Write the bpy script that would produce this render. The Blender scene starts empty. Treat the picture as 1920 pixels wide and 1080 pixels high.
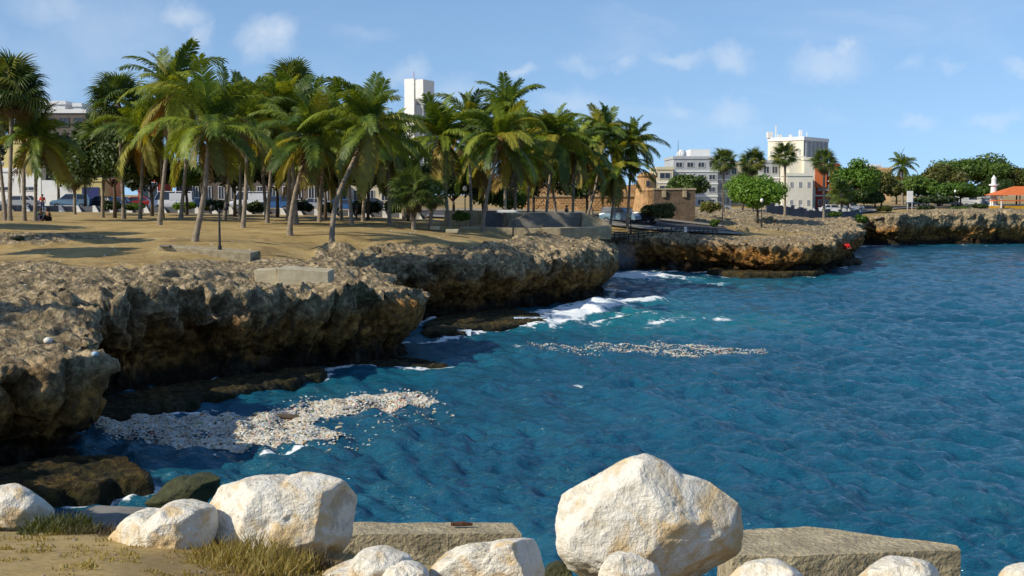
import bpy, bmesh, math, random
import numpy as np
from mathutils import Vector, Matrix, Euler

random.seed(7)
RNG = np.random.RandomState(11)
scene = bpy.context.scene
COL = scene.collection

# ---------------------------------------------------------------- camera
CAMZ = 8.0
F = 2400.0            # focal length in pixels of a 1920 px wide picture
PITCH = math.atan(175.0 / F)
cam_data = bpy.data.cameras.new('camera')
cam_data.sensor_width = 36.0
cam_data.lens = 36.0 * F / 1920.0
cam_data.clip_start = 0.1
cam_data.clip_end = 9000.0
cam = bpy.data.objects.new('camera', cam_data)
cam.location = (0, 0, CAMZ)
cam.rotation_euler = (math.pi / 2 - PITCH, 0, 0)
COL.objects.link(cam)
scene.camera = cam

# ---------------------------------------------------------------- light
SUN_EL = math.radians(35.0)
SUN_AZ = math.radians(243.0)          # clockwise from +Y; the sun stands left of and a little behind the viewer
SUN_DIR = Vector((math.sin(SUN_AZ) * math.cos(SUN_EL), math.cos(SUN_AZ) * math.cos(SUN_EL), math.sin(SUN_EL)))
sun_data = bpy.data.lights.new('sun', 'SUN')
sun_data.energy = 5.0
sun_data.angle = math.radians(0.5)
sun_data.color = (1.0, 0.9, 0.72)
sun = bpy.data.objects.new('sun', sun_data)
sun.rotation_euler = SUN_DIR.to_track_quat('Z', 'Y').to_euler()
sun.location = (-60, -20, 60)
COL.objects.link(sun)

scene.view_settings.view_transform = 'Standard'
scene.view_settings.look = 'None'
scene.view_settings.gamma = 1.0
scene.view_settings.exposure = 0.0
scene.view_settings.use_curve_mapping = False


def ray(px, py):
    u = (px - 960.0) / F
    v = -(py - 540.0) / F
    c, s = math.cos(PITCH), math.sin(PITCH)
    return (u, c + v * s, -s + v * c)


def at(px, py, D):
    d = ray(px, py)
    k = D / d[1]
    return Vector((d[0] * k, D, CAMZ + d[2] * k))


def atz(px, py, z=0.0):
    d = ray(px, py)
    k = (z - CAMZ) / d[2]
    return Vector((d[0] * k, d[1] * k, z))


# ---------------------------------------------------------------- world
world = bpy.data.worlds.new('World')
scene.world = world
world.use_nodes = True
wt = world.node_tree
for n in list(wt.nodes):
    wt.nodes.remove(n)


def N(t, typ, **kw):
    n = t.nodes.new(typ)
    for k, v in kw.items():
        if k.startswith('_'):
            setattr(n, k[1:], v)
    return n


def math_node(t, op, a, b=None, c=None, clamp=False):
    n = t.nodes.new('ShaderNodeMath')
    n.operation = op
    n.use_clamp = clamp
    for i, v in enumerate((a, b, c)):
        if v is None:
            continue
        if isinstance(v, (int, float)):
            n.inputs[i].default_value = v
        else:
            t.links.new(v, n.inputs[i])
    return n.outputs[0]


def vmath(t, op, a, b=None):
    n = t.nodes.new('ShaderNodeVectorMath')
    n.operation = op
    for i, v in enumerate((a, b)):
        if v is None:
            continue
        if isinstance(v, (tuple, list, Vector)):
            n.inputs[i].default_value = tuple(v)
        else:
            t.links.new(v, n.inputs[i])
    return n


def mixcol(t, fac, a, b, blend='MIX'):
    n = t.nodes.new('ShaderNodeMix')
    n.data_type = 'RGBA'
    n.blend_type = blend
    for sock, v in ((n.inputs[0], fac), (n.inputs[6], a), (n.inputs[7], b)):
        if isinstance(v, (int, float)):
            sock.default_value = v
        elif isinstance(v, (tuple, list)):
            sock.default_value = tuple(v) + (1.0,) if len(v) == 3 else tuple(v)
        else:
            t.links.new(v, sock)
    return n.outputs[2]


def ramp(t, fac, stops, interp='LINEAR'):
    n = t.nodes.new('ShaderNodeValToRGB')
    n.color_ramp.interpolation = interp
    els = n.color_ramp.elements
    while len(els) < len(stops):
        els.new(0.5)
    for e, (p, c) in zip(els, stops):
        e.position = p
        e.color = tuple(c) + (1.0,) if len(c) == 3 else tuple(c)
    t.links.new(fac, n.inputs[0])
    return n.outputs[0]


def smooth(t, v, lo, hi):
    n = t.nodes.new('ShaderNodeMapRange')
    n.interpolation_type = 'SMOOTHSTEP'
    n.inputs[1].default_value = lo
    n.inputs[2].default_value = hi
    if isinstance(v, (int, float)):
        n.inputs[0].default_value = v
    else:
        t.links.new(v, n.inputs[0])
    return n.outputs[0]


def noise(t, vec, scale, detail=4.0, rough=0.55, dist=0.0):
    n = t.nodes.new('ShaderNodeTexNoise')
    n.inputs['Scale'].default_value = scale
    n.inputs['Detail'].default_value = detail
    n.inputs['Roughness'].default_value = rough
    n.inputs['Distortion'].default_value = dist
    if vec is not None:
        t.links.new(vec, n.inputs['Vector'])
    return n.outputs[0]


sky = wt.nodes.new('ShaderNodeTexSky')
sky.sky_type = 'NISHITA'
sky.sun_disc = False
sky.sun_elevation = SUN_EL
sky.sun_rotation = SUN_AZ
sky.altitude = 0.0
sky.air_density = 1.0
sky.dust_density = 0.3
sky.ozone_density = 3.0
tc = wt.nodes.new('ShaderNodeTexCoord')
dirv = tc.outputs['Generated']
sep = wt.nodes.new('ShaderNodeSeparateXYZ')
wt.links.new(dirv, sep.inputs[0])
skv = wt.nodes.new('ShaderNodeCombineXYZ')
wt.links.new(sep.outputs[0], skv.inputs[0])
wt.links.new(sep.outputs[1], skv.inputs[1])
wt.links.new(math_node(wt, 'ADD', math_node(wt, 'MULTIPLY', sep.outputs[2], 0.86), 0.14), skv.inputs[2])
wt.links.new(vmath(wt, 'NORMALIZE', skv.outputs[0]).outputs[0], sky.inputs[0])
# small fair weather cumulus: soft blobs at given directions, torn by noise
warp = wt.nodes.new('ShaderNodeTexNoise')
warp.inputs['Scale'].default_value = 26.0
warp.inputs['Detail'].default_value = 5.0
warp.inputs['Roughness'].default_value = 0.6
wt.links.new(dirv, warp.inputs['Vector'])
wsub = vmath(wt, 'SUBTRACT', warp.outputs['Color'], (0.5, 0.5, 0.5)).outputs[0]
wsc = wt.nodes.new('ShaderNodeVectorMath')
wsc.operation = 'SCALE'
wsc.inputs[3].default_value = 0.042
wt.links.new(wsub, wsc.inputs[0])
dw = vmath(wt, 'ADD', dirv, wsc.outputs[0]).outputs[0]
clouds = [  # px, py, half width px, half height px, strength
    (500, 66, 52, 38, 1.0), (330, 25, 45, 30, .8), (375, 60, 22, 32, .8), (110, 20, 90, 34, .55), (210, 60, 130, 90, .38),
    (60, 130, 120, 70, .3), (765, 135, 34, 24, .55), (975, 132, 34, 12, .7), (850, 175, 60, 30, .4),
    (1090, 122, 34, 14, .35), (1170, 122, 30, 14, .45), (1280, 118, 48, 18, .6), (1375, 110, 44, 34, .8),
    (1560, 112, 66, 34, .75), (1585, 86, 24, 22, .75), (1700, 128, 22, 14, .4), (1775, 128, 22, 12, .4),
    (1905, 124, 34, 14, .6), (1375, 215, 44, 22, .55), (1268, 213, 26, 14, .35), (1070, 188, 60, 22, .45),
    (1715, 226, 40, 14, .45), (1865, 228, 54, 16, .45), (1560, 215, 40, 12, .2), (690, 60, 60, 14, .2),
    (2100, 90, 70, 30, .7), (2350, 160, 60, 24, .6), (-150, 60, 120, 50, .6), (-420, 120, 90, 40, .7), (2700, 60, 90, 34, .7)]
acc = None
for (cx, cy, hw, hh, st) in clouds:
    d = Vector(ray(cx, cy)).normalized()
    dd = vmath(wt, 'SUBTRACT', dw, d).outputs[0]
    sv = vmath(wt, 'MULTIPLY', dd, (F / hw, F / hw * 0.8, F / hh)).outputs[0]
    ln = vmath(wt, 'LENGTH', sv).outputs['Value']
    m = math_node(wt, 'MULTIPLY', math_node(wt, 'SUBTRACT', 1.0, smooth(wt, ln, 0.1, 1.45)), st)
    acc = m if acc is None else math_node(wt, 'MAXIMUM', acc, m)
# thin wisps over the whole sky
mapw = wt.nodes.new('ShaderNodeMapping')
mapw.inputs['Scale'].default_value = (1.0, 1.0, 3.2)
wt.links.new(dirv, mapw.inputs['Vector'])
w1 = noise(wt, mapw.outputs[0], 5.0, 7.0, 0.58, 0.4)
wisps = math_node(wt, 'MULTIPLY', smooth(wt, w1, 0.48, 0.8), 0.42)
fine = noise(wt, dirv, 60.0, 5.0, 0.6)
acc = math_node(wt, 'MULTIPLY', acc, math_node(wt, 'ADD', math_node(wt, 'MULTIPLY', fine, 0.9), 0.45))
cl = math_node(wt, 'ADD', acc, wisps, clamp=True)
up = smooth(wt, sep.outputs[2], -0.02, 0.02)
cl = math_node(wt, 'MULTIPLY', cl, up)
SKYS = 0.15
skycol = mixcol(wt, 1.0, sky.outputs[0], (1.0, 1.05, 1.08), 'MULTIPLY')
cloudcol = (5.6, 6.0, 6.5)
final = mixcol(wt, math_node(wt, 'MULTIPLY', cl, 0.55), skycol, cloudcol)
bg = wt.nodes.new('ShaderNodeBackground')
bg.inputs[1].default_value = SKYS
wt.links.new(final, bg.inputs[0])
wo = wt.nodes.new('ShaderNodeOutputWorld')
wt.links.new(bg.outputs[0], wo.inputs[0])

# ---------------------------------------------------------------- numpy noise
_perm = RNG.permutation(256)
_perm = np.concatenate([_perm, _perm, _perm])
_g = RNG.normal(size=(256, 3))
_g /= np.linalg.norm(_g, axis=1)[:, None]
_r3 = RNG.rand(256, 3)


def perlin(P, s=1.0, seed=0):
    Q = np.asarray(P, dtype=np.float64) * s + seed * 17.37
    I = np.floor(Q).astype(np.int64)
    f = Q - I
    u = f * f * f * (f * (f * 6 - 15) + 10)
    I &= 255
    out = 0.0
    for dx in (0, 1):
        wx = u[:, 0] if dx else 1 - u[:, 0]
        hx = _perm[(I[:, 0] + dx) & 255]
        for dy in (0, 1):
            wy = u[:, 1] if dy else 1 - u[:, 1]
            hy = _perm[(hx + I[:, 1] + dy) & 255]
            for dz in (0, 1):
                wz = u[:, 2] if dz else 1 - u[:, 2]
                h = _perm[(hy + I[:, 2] + dz) & 255]
                g = _g[h]
                dt = g[:, 0] * (f[:, 0] - dx) + g[:, 1] * (f[:, 1] - dy) + g[:, 2] * (f[:, 2] - dz)
                out = out + wx * wy * wz * dt
    return out * 1.6


def fbm(P, s, octv=4, gain=0.5, lac=2.03, seed=0):
    a, t, o = 1.0, 0.0, 0.0
    for i in range(octv):
        o = o + a * perlin(P, s, seed + i)
        t += a
        a *= gain
        s *= lac
    return o / t


def ridged(P, s, octv=4, gain=0.55, lac=2.1, seed=0):
    a, t, o = 1.0, 0.0, 0.0
    for i in range(octv):
        o = o + a * (1 - 2.0 * np.abs(perlin(P, s, seed + i)))
        t += a
        a *= gain
        s *= lac
    return o / t


def worley(P, s=1.0, seed=0):
    Q = np.asarray(P) * s + seed * 7.1
    I = np.floor(Q).astype(np.int64)
    f = Q - I
    best = np.full(len(Q), 9.0)
    for dx in (-1, 0, 1):
        for dy in (-1, 0, 1):
            for dz in (-1, 0, 1):
                h = _perm[(_perm[(_perm[(I[:, 0] + dx) & 255] + I[:, 1] + dy) & 255] + I[:, 2] + dz) & 255]
                c = _r3[h]
                d = (c[:, 0] + dx - f[:, 0]) ** 2 + (c[:, 1] + dy - f[:, 1]) ** 2 + (c[:, 2] + dz - f[:, 2]) ** 2
                best = np.minimum(best, d)
    return np.sqrt(best)


def sstep(a, b, x):
    t = np.clip((x - a) / (b - a), 0, 1)
    return t * t * (3 - 2 * t)


# ---------------------------------------------------------------- mesh helpers
def np_mesh(name, V, faces, mats=(), smooth_=True, attrs=None, midx=None):
    """faces: (n,3) or (n,4) array, or list of such arrays"""
    V = np.asarray(V, dtype=np.float32)
    if not isinstance(faces, (list, tuple)):
        faces = [faces]
    faces = [np.asarray(f, dtype=np.int32) for f in faces if len(f)]
    me = bpy.data.meshes.new(name)
    me.vertices.add(len(V))
    me.vertices.foreach_set('co', V.ravel())
    loops = np.concatenate([f.ravel() for f in faces])
    sizes = np.concatenate([np.full(len(f), f.shape[1], dtype=np.int32) for f in faces])
    starts = np.concatenate([[0], np.cumsum(sizes)[:-1]]).astype(np.int32)
    me.loops.add(len(loops))
    me.loops.foreach_set('vertex_index', loops)
    me.polygons.add(len(sizes))
    me.polygons.foreach_set('loop_start', starts)
    if midx is not None:
        me.polygons.foreach_set('material_index', np.asarray(midx, dtype=np.int32))
    me.update(calc_edges=True)
    me.polygons.foreach_set('use_smooth', np.full(len(sizes), bool(smooth_)))
    for m in mats:
        me.materials.append(m)
    if attrs:
        for k, a in attrs.items():
            at_ = me.attributes.new(k, 'FLOAT', 'POINT')
            at_.data.foreach_set('value', np.asarray(a, dtype=np.float32))
    return me


def grid_faces(nr, nc):
    i = np.arange(nr - 1)[:, None] * nc + np.arange(nc - 1)[None, :]
    return np.stack([i, i + 1, i + nc + 1, i + nc], axis=-1).reshape(-1, 4)


def link(name, me, parent=None, loc=(0, 0, 0), rot=(0, 0, 0), scale=None):
    o = bpy.data.objects.new(name, me)
    COL.objects.link(o)
    o.location = loc
    o.rotation_euler = rot
    if scale is not None:
        o.scale = scale
    if parent is not None:
        o.parent = parent
    return o


def tag(o, label=None, cat=None, group=None, kind=None):
    if label:
        o['label'] = label
    if cat:
        o['category'] = cat
    if group:
        o['group'] = group
    if kind:
        o['kind'] = kind
    return o


def empty(name, loc, label, cat, group=None, rotz=0.0):
    return tag(link(name, None, loc=loc, rot=(0, 0, rotz)), label, cat, group)


class MB:
    """collects boxes, prisms, tubes ... and links them as ONE mesh"""
    def __init__(self):
        self.V = []
        self.Fc = []

    def add(self, vs, fs):
        b = len(self.V)
        self.V.extend([tuple(v) for v in vs])
        self.Fc.extend([tuple(b + i for i in f) for f in fs])
        return self

    def box(self, x0, x1, y0, y1, z0, z1):
        vs = [(x, y, z) for z in (z0, z1) for y in (y0, y1) for x in (x0, x1)]
        return self.add(vs, [(0, 2, 3, 1), (4, 5, 7, 6), (0, 1, 5, 4), (2, 6, 7, 3), (0, 4, 6, 2), (1, 3, 7, 5)])

    def prism(self, pts, z0, z1, axis='z'):
        n = len(pts)
        def f(p, h):
            return {'z': (p[0], p[1], h), 'y': (p[0], h, p[1]), 'x': (h, p[0], p[1])}[axis]
        vs = [f(p, z0) for p in pts] + [f(p, z1) for p in pts]
        fs = [tuple(range(n))[::-1], tuple(range(n, 2 * n))]
        fs += [(i, (i + 1) % n, n + (i + 1) % n, n + i) for i in range(n)]
        return self.add(vs, fs)

    def tube(self, pts, rads, n=8, cap=True):
        pts = [Vector(p) for p in pts]
        vs, fs = [], []
        m = len(pts)
        ref = Vector((0, 1, 0))
        for k in range(m):
            t = (pts[min(k + 1, m - 1)] - pts[max(k - 1, 0)]).normalized()
            r0 = ref if abs(t.dot(ref)) < 0.95 else Vector((1, 0, 0))
            a = t.cross(r0).normalized()
            b = t.cross(a)
            for j in range(n):
                an = 2 * math.pi * j / n
                vs.append(pts[k] + (a * math.cos(an) + b * math.sin(an)) * rads[k])
        for k in range(m - 1):
            for j in range(n):
                fs.append((k * n + j, k * n + (j + 1) % n, (k + 1) * n + (j + 1) % n, (k + 1) * n + j))
        if cap:
            fs.append(tuple(range(n))[::-1])
            fs.append(tuple((m - 1) * n + j for j in range(n)))
        return self.add(vs, fs)

    def cyl(self, x, y, z0, z1, r, n=10, r1=None):
        return self.tube([(x, y, z0), (x, y, z1)], [r, r if r1 is None else r1], n)

    def ball(self, c, r, n=8, m=6, sq=(1, 1, 1)):
        vs, fs = [], []
        for i in range(m + 1):
            ph = math.pi * i / m
            for j in range(n):
                a = 2 * math.pi * j / n
                vs.append((c[0] + r * sq[0] * math.sin(ph) * math.cos(a), c[1] + r * sq[1] * math.sin(ph) * math.sin(a), c[2] + r * sq[2] * math.cos(ph)))
        for i in range(m):
            for j in range(n):
                fs.append((i * n + j, (i + 1) * n + j, (i + 1) * n + (j + 1) % n, i * n + (j + 1) % n))
        return self.add(vs, fs)

    def mesh(self, name, mat, smooth_=False):
        me = bpy.data.meshes.new(name)
        me.from_pydata(self.V, [], self.Fc)
        me.update()
        if smooth_:
            me.polygons.foreach_set('use_smooth', [True] * len(me.polygons))
        me.materials.append(mat)
        return me

    def build(self, name, mat, parent=None, loc=(0, 0, 0), rot=(0, 0, 0), smooth_=False, bevel=0.0):
        o = link(name, self.mesh(name, mat, smooth_), parent, loc, rot)
        if bevel:
            b = o.modifiers.new('bevel', 'BEVEL')
            b.width = bevel
            b.segments = 2
            b.limit_method = 'ANGLE'
        return o


# ---------------------------------------------------------------- materials
def new_mat(name):
    m = bpy.data.materials.new(name)
    m.use_nodes = True
    t = m.node_tree
    for n in list(t.nodes):
        t.nodes.remove(n)
    out = t.nodes.new('ShaderNodeOutputMaterial')
    p = t.nodes.new('ShaderNodeBsdfPrincipled')
    t.links.new(p.outputs[0], out.inputs[0])
    return m, t, p, out


def bump(t, p, h, strength=0.4, dist=0.05):
    b = t.nodes.new('ShaderNodeBump')
    b.inputs['Strength'].default_value = strength
    b.inputs['Distance'].default_value = dist
    t.links.new(h, b.inputs['Height'])
    t.links.new(b.outputs[0], p.inputs['Normal'])
    return b


def gpos(t):
    return t.nodes.new('ShaderNodeNewGeometry').outputs['Position']


def ocoord(t):
    return t.nodes.new('ShaderNodeTexCoord').outputs['Object']


def simple(name, a, b=None, scale=3.0, rough=0.85, bs=0.3, bd=0.02, metal=0.0, spec=0.4, detail=6.0):
    """two-tone weathered surface"""
    m, t, p, _ = new_mat(name)
    b = b or tuple(c * 0.7 for c in a)
    co = ocoord(t)
    n1 = noise(t, co, scale, detail, 0.6)
    n2 = noise(t, co, scale * 5.3, 4.0, 0.6)
    f = math_node(t, 'ADD', math_node(t, 'MULTIPLY', n1, 0.7), math_node(t, 'MULTIPLY', n2, 0.3))
    t.links.new(ramp(t, f, [(0.36, b), (0.62, a)]), p.inputs['Base Color'])
    p.inputs['Roughness'].default_value = rough
    p.inputs['Metallic'].default_value = metal
    p.inputs['Specular IOR Level'].default_value = spec
    if bs:
        bump(t, p, n2, bs, bd)
    return m


def rock_mat(name, top=(0.45, 0.37, 0.235), mid=(0.40, 0.205, 0.055), low=(0.03, 0.022, 0.012), z0=0.55, z1=2.5, attr=False):  # default low tone: wet algae rock, made blacker for the overhang's shade
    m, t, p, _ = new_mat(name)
    pos = gpos(t)
    sp = t.nodes.new('ShaderNodeSeparateXYZ')
    t.links.new(pos, sp.inputs[0])
    n1 = noise(t, pos, 0.55, 6.0, 0.62, 0.3)
    n2 = noise(t, pos, 2.6, 6.0, 0.66)
    n3 = noise(t, pos, 9.0, 5.0, 0.7)
    vo = t.nodes.new('ShaderNodeTexVoronoi')
    vo.inputs['Scale'].default_value = 3.6
    t.links.new(pos, vo.inputs['Vector'])
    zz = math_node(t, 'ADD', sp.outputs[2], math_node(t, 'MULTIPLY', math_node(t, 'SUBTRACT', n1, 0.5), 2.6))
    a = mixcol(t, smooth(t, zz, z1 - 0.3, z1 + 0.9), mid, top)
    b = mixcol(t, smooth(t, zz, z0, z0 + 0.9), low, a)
    grey = mixcol(t, smooth(t, n2, 0.42, 0.62), (0.40, 0.37, 0.33), (1.15, 1.1, 1.05))
    c = mixcol(t, 0.9, b, grey, 'MULTIPLY')
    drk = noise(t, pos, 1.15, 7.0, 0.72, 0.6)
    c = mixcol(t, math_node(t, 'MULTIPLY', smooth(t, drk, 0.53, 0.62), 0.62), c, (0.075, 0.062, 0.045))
    spk = mixcol(t, smooth(t, n3, 0.56, 0.72), (1, 1, 1), (1.6, 1.55, 1.4))
    c = mixcol(t, 1.0, c, spk, 'MULTIPLY')
    if attr:
        at_ = t.nodes.new('ShaderNodeAttribute')
        at_.attribute_name = 'rock'
        s1 = noise(t, pos, 0.35, 5.0, 0.6)
        s2 = noise(t, pos, 14.0, 4.0, 0.7)
        sandf = math_node(t, 'ADD', math_node(t, 'MULTIPLY', s1, 0.6), math_node(t, 'MULTIPLY', s2, 0.4))
        sand = ramp(t, sandf, [(0.34, (0.20, 0.135, 0.05)), (0.48, (0.34, 0.24, 0.095)), (0.62, (0.44, 0.33, 0.15))])
        s3 = noise(t, pos, 0.9, 4.0, 0.7)
        sand = mixcol(t, math_node(t, 'MULTIPLY', smooth(t, s3, 0.56, 0.68), 0.45), sand, (0.12, 0.13, 0.035))
        s4 = noise(t, pos, 0.28, 5.0, 0.72, 0.5)
        sand = mixcol(t, math_node(t, 'MULTIPLY', smooth(t, s4, 0.5, 0.62), 0.6), sand, (0.15, 0.10, 0.045))
        rf = smooth(t, math_node(t, 'ADD', at_.outputs['Fac'], math_node(t, 'MULTIPLY', math_node(t, 'SUBTRACT', n2, 0.5), 0.8)), 0.38, 0.6)
        c = mixcol(t, rf, sand, c)
    t.links.new(c, p.inputs['Base Color'])
    p.inputs['Roughness'].default_value = 0.9
    p.inputs['Specular IOR Level'].default_value = 0.25
    h = math_node(t, 'ADD', math_node(t, 'MULTIPLY', n3, 0.5), math_node(t, 'MULTIPLY', n2, 1.2))
    h = math_node(t, 'ADD', h, math_node(t, 'MULTIPLY', vo.outputs['Distance'], 0.7))
    bb = bump(t, p, h, 1.0, 0.24)
    if attr:
        t.links.new(math_node(t, 'ADD', math_node(t, 'MULTIPLY', rf, 0.88), 0.12), bb.inputs['Strength'])
    return m


M = {}
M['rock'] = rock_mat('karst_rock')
M['ground'] = rock_mat('ground_rock_and_sand', attr=True)
M['reef'] = rock_mat('algae_reef', top=(0.14, 0.09, 0.025), mid=(0.08, 0.06, 0.016), low=(0.018, 0.022, 0.008), z0=-0.1, z1=0.55)


def boulder_mat():
    m, t, p, _ = new_mat('white_limestone')
    co = ocoord(t)
    n1 = noise(t, co, 2.2, 6.0, 0.6, 0.5)
    n2 = noise(t, co, 7.0, 6.0, 0.7)
    n3 = noise(t, co, 30.0, 4.0, 0.7)
    base = ramp(t, n2, [(0.3, (0.52, 0.45, 0.32)), (0.5, (0.74, 0.70, 0.60)), (0.7, (0.78, 0.75, 0.67))])
    och = mixcol(t, math_node(t, 'MULTIPLY', smooth(t, n1, 0.47, 0.6), 0.75), base, (0.62, 0.42, 0.17))
    gry = mixcol(t, math_node(t, 'MULTIPLY', smooth(t, noise(t, co, 3.3, 6.0, 0.65, 1.0), 0.60, 0.68), 0.6), och, (0.38, 0.31, 0.22))
    t.links.new(gry, p.inputs['Base Color'])
    p.inputs['Roughness'].default_value = 0.88
    p.inputs['Specular IOR Level'].default_value = 0.2
    h = math_node(t, 'ADD', math_node(t, 'MULTIPLY', n2, 1.0), math_node(t, 'MULTIPLY', n3, 0.25))
    bump(t, p, h, 0.9, 0.07)
    return m


M['boulder'] = boulder_mat()
M['boulder_dark'] = simple('mossy_dark_stone', (0.06, 0.07, 0.02), (0.018, 0.02, 0.008), 5.0, 0.7, 0.8, 0.05)
M['concrete'] = simple('old_concrete', (0.46, 0.39, 0.25), (0.22, 0.18, 0.11), 3.2, 0.9, 1.0, 0.05)
M['concrete_pale'] = simple('pale_concrete', (0.50, 0.45, 0.32), (0.33, 0.28, 0.18), 1.3, 0.9, 0.6, 0.03)
M['concrete_grey'] = simple('grey_wall', (0.22, 0.21, 0.19), (0.12, 0.115, 0.10), 0.8, 0.9, 0.5, 0.03)
M['iron'] = simple('rusty_iron', (0.10, 0.035, 0.015), (0.04, 0.018, 0.01), 20.0, 0.8, 0.4, 0.01)
# ---------------------------------------------------------------- the coast line (waterline of the cliff) and its heights
coast_pts = []   # x, y, cliff height, overhang
for (x, y, h) in [(-6.5, 12, 4.8), (-11, 20, 4.5), (-16.5, 27, 4.0), (-17.5, 33, 3.6)]:
    coast_pts.append((x, y, h, .5))
for (px, py, h, ov) in [
    (20, 905, 3.0, .7), (110, 885, 2.8, .8), (150, 872, 2.7, .8), (155, 838, 2.7, .8), (125, 792, 3.0, .9), (150, 758, 3.6, 1.0),
    (260, 745, 3.6, 1.1), (330, 728, 3.6, 1.1), (420, 722, 3.5, 1.1), (520, 708, 3.3, 1.0), (600, 694, 3.0, .8),
    (700, 684, 2.8, .55), (762, 671, 2.5, .9), (752, 652, 2.4, .7), (690, 630, 2.7, .7), (700, 613, 3.1, .8), (780, 604, 3.3, 1.0), (850, 600, 3.4, 1.1), (930, 592, 3.3, 1.1),
    (1000, 580, 3.2, 1.1), (1080, 574, 3.1, .8), (1128, 557, 2.7, 1.1), (1128, 538, 2.6, .9), (1085, 522, 2.9, .8), (1090, 509, 3.0, .8), (1200, 506, 2.8, .8),
    (1330, 512, 2.7, 1.0), (1440, 518, 2.5, 1.0), (1540, 514, 2.5, 1.0), (1580, 498, 2.7, .9), (1605, 485, 2.7, .9), (1590, 470, 3.2, .8),
    (1612, 459, 3.6, .8), (1680, 460, 4.2, .9), (1760, 458, 4.5, 1.0), (1850, 458, 4.3, 1.0), (1920, 457, 4.4, 1.0)]:
    q = atz(px, py, 0)
    coast_pts.append((q.x, q.y, h, ov))
for (x, y, h) in [(120, 207, 4.4), (170, 215, 4.4), (260, 240, 4.4)]:
    coast_pts.append((x, y, h, 1.0))
CP = np.array(coast_pts)


def catmull(Pt, per):
    out = []
    n = len(Pt)
    for i in range(n - 1):
        p0, p1, p2, p3 = Pt[max(i - 1, 0)], Pt[i], Pt[i + 1], Pt[min(i + 2, n - 1)]
        for k in range(per):
            t = k / per
            out.append(0.5 * ((2 * p1) + (-p0 + p2) * t + (2 * p0 - 5 * p1 + 4 * p2 - p3) * t * t + (-p0 + 3 * p1 - 3 * p2 + p3) * t ** 3))
    out.append(Pt[-1])
    return np.array(out)


CS = catmull(CP, 12)
seg = np.linalg.norm(np.diff(CS[:, :2], axis=0), axis=1)
arc = np.concatenate([[0], np.cumsum(seg)])
# resample: fine near, coarser far
ss = [0.0]
while ss[-1] < arc[-1]:
    yy = np.interp(ss[-1], arc, CS[:, 1])
    ss.append(ss[-1] + (0.085 if yy < 66 else 0.13 if yy < 110 else 0.22))
ss = np.array(ss[:-1])
C2 = np.stack([np.interp(ss, arc, CS[:, k]) for k in range(4)], axis=1)
# land polygon
land = np.array([(60, -60), (60, -2), (30, 3), (12, 8.0), (4, 9.4), (1, 9.9), (-2, 10.2), (-5, 11)] + [tuple(p) for p in CS[::3, :2]] +
                [(420, 300), (900, 420), (1500, 900), (1500, 2500), (-1500, 2500), (-1500, -60)], dtype=float)


def inside(X, Y, poly):
    r = np.zeros(X.shape, dtype=bool)
    n = len(poly)
    for i in range(n):
        x1, y1 = poly[i]
        x2, y2 = poly[(i + 1) % n]
        if y1 == y2:
            continue
        c = (Y < y1) != (Y < y2)
        r ^= c & (X < (x2 - x1) * (Y - y1) / (y2 - y1) + x1)
    return r


def segdist(X, Y, poly, closed=True):
    d = np.full(X.shape, 1e9)
    n = len(poly)
    for i in range(n if closed else n - 1):
        x1, y1 = poly[i]
        x2, y2 = poly[(i + 1) % n]
        dx, dy = x2 - x1, y2 - y1
        L = dx * dx + dy * dy + 1e-12
        t = np.clip(((X - x1) * dx + (Y - y1) * dy) / L, 0, 1)
        d = np.minimum(d, (X - x1 - t * dx) ** 2 + (Y - y1 - t * dy) ** 2)
    return np.sqrt(d)


# terrain height: radial basis through control points
ctrl = []
for i in range(0, len(CP)):
    ctrl.append((CP[i, 0], CP[i, 1], CP[i, 2]))
for (px, py, z) in [(0, 600, 3.9), (0, 545, 4.2), (0, 500, 4.5), (0, 470, 5.0), (0, 432, 5.6), (0, 407, 5.9), (150, 415, 5.85), (120, 475, 4.95),
                    (300, 560, 3.9), (300, 510, 4.4), (300, 470, 5.0), (300, 445, 5.45), (300, 412, 5.85), (150, 600, 3.8),
                    (470, 500, 4.3), (470, 470, 4.9), (470, 432, 5.6), (470, 412, 5.85), (640, 540, 3.7), (640, 500, 4.2), (640, 465, 4.9), (640, 440, 5.35),
                    (640, 420, 5.6), (800, 480, 4.3), (800, 455, 4.8), (800, 432, 5.3), (800, 415, 5.6), (950, 490, 3.6), (950, 465, 4.2),
                    (950, 447, 4.6), (950, 428, 5.0), (1100, 475, 3.6), (1100, 458, 4.0), (1100, 432, 4.6), (1100, 410, 5.3), (1250, 445, 3.55),
                    (1300, 437, 3.7), (1300, 415, 4.5), (1300, 403, 5.1), (1450, 440, 3.3), (1450, 415, 4.4), (1450, 405, 4.9), (1600, 440, 3.6), (1590, 415, 4.3),
                    (1700, 395, 5.3), (1850, 397, 5.2), (380, 480, 4.75), (200, 500, 4.5), (570, 552, 3.2), (545, 535, 3.4), (620, 552, 3.15), (430, 508, 4.0)]:
    q = atz(px, py, z)
    ctrl.append((q.x, q.y, z))
for (x, y, z) in [(0, 0, 6.3), (-4, 7.5, 5.75), (-2.2, 8.5, 5.6), (0, 9, 5.2), (3, 9, 5.0), (-3.3, 9.5, 5.5), (-9, 12, 5.5), (-14, 20, 5.4), (-30, 20, 6.2), (-30, 45, 5.2), (-24, 33, 4.4), (-45, 70, 6),
                  (-60, 130, 6.2), (-30, 160, 6.1), (0, 160, 6.1), (30, 190, 5.6), (60, 250, 6), (100, 280, 6.2), (20, 170, 5.8), (-100, 60, 7),
                  (-100, 250, 6.6), (0, 350, 6.6), (100, 400, 6.6), (250, 350, 6.4), (0, 700, 7), (400, 500, 6.6), (-400, 500, 7), (30, -20, 6.3), (-30, -20, 6.3), (20, 4, 5.5)]:
    ctrl.append((x, y, z))
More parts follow.
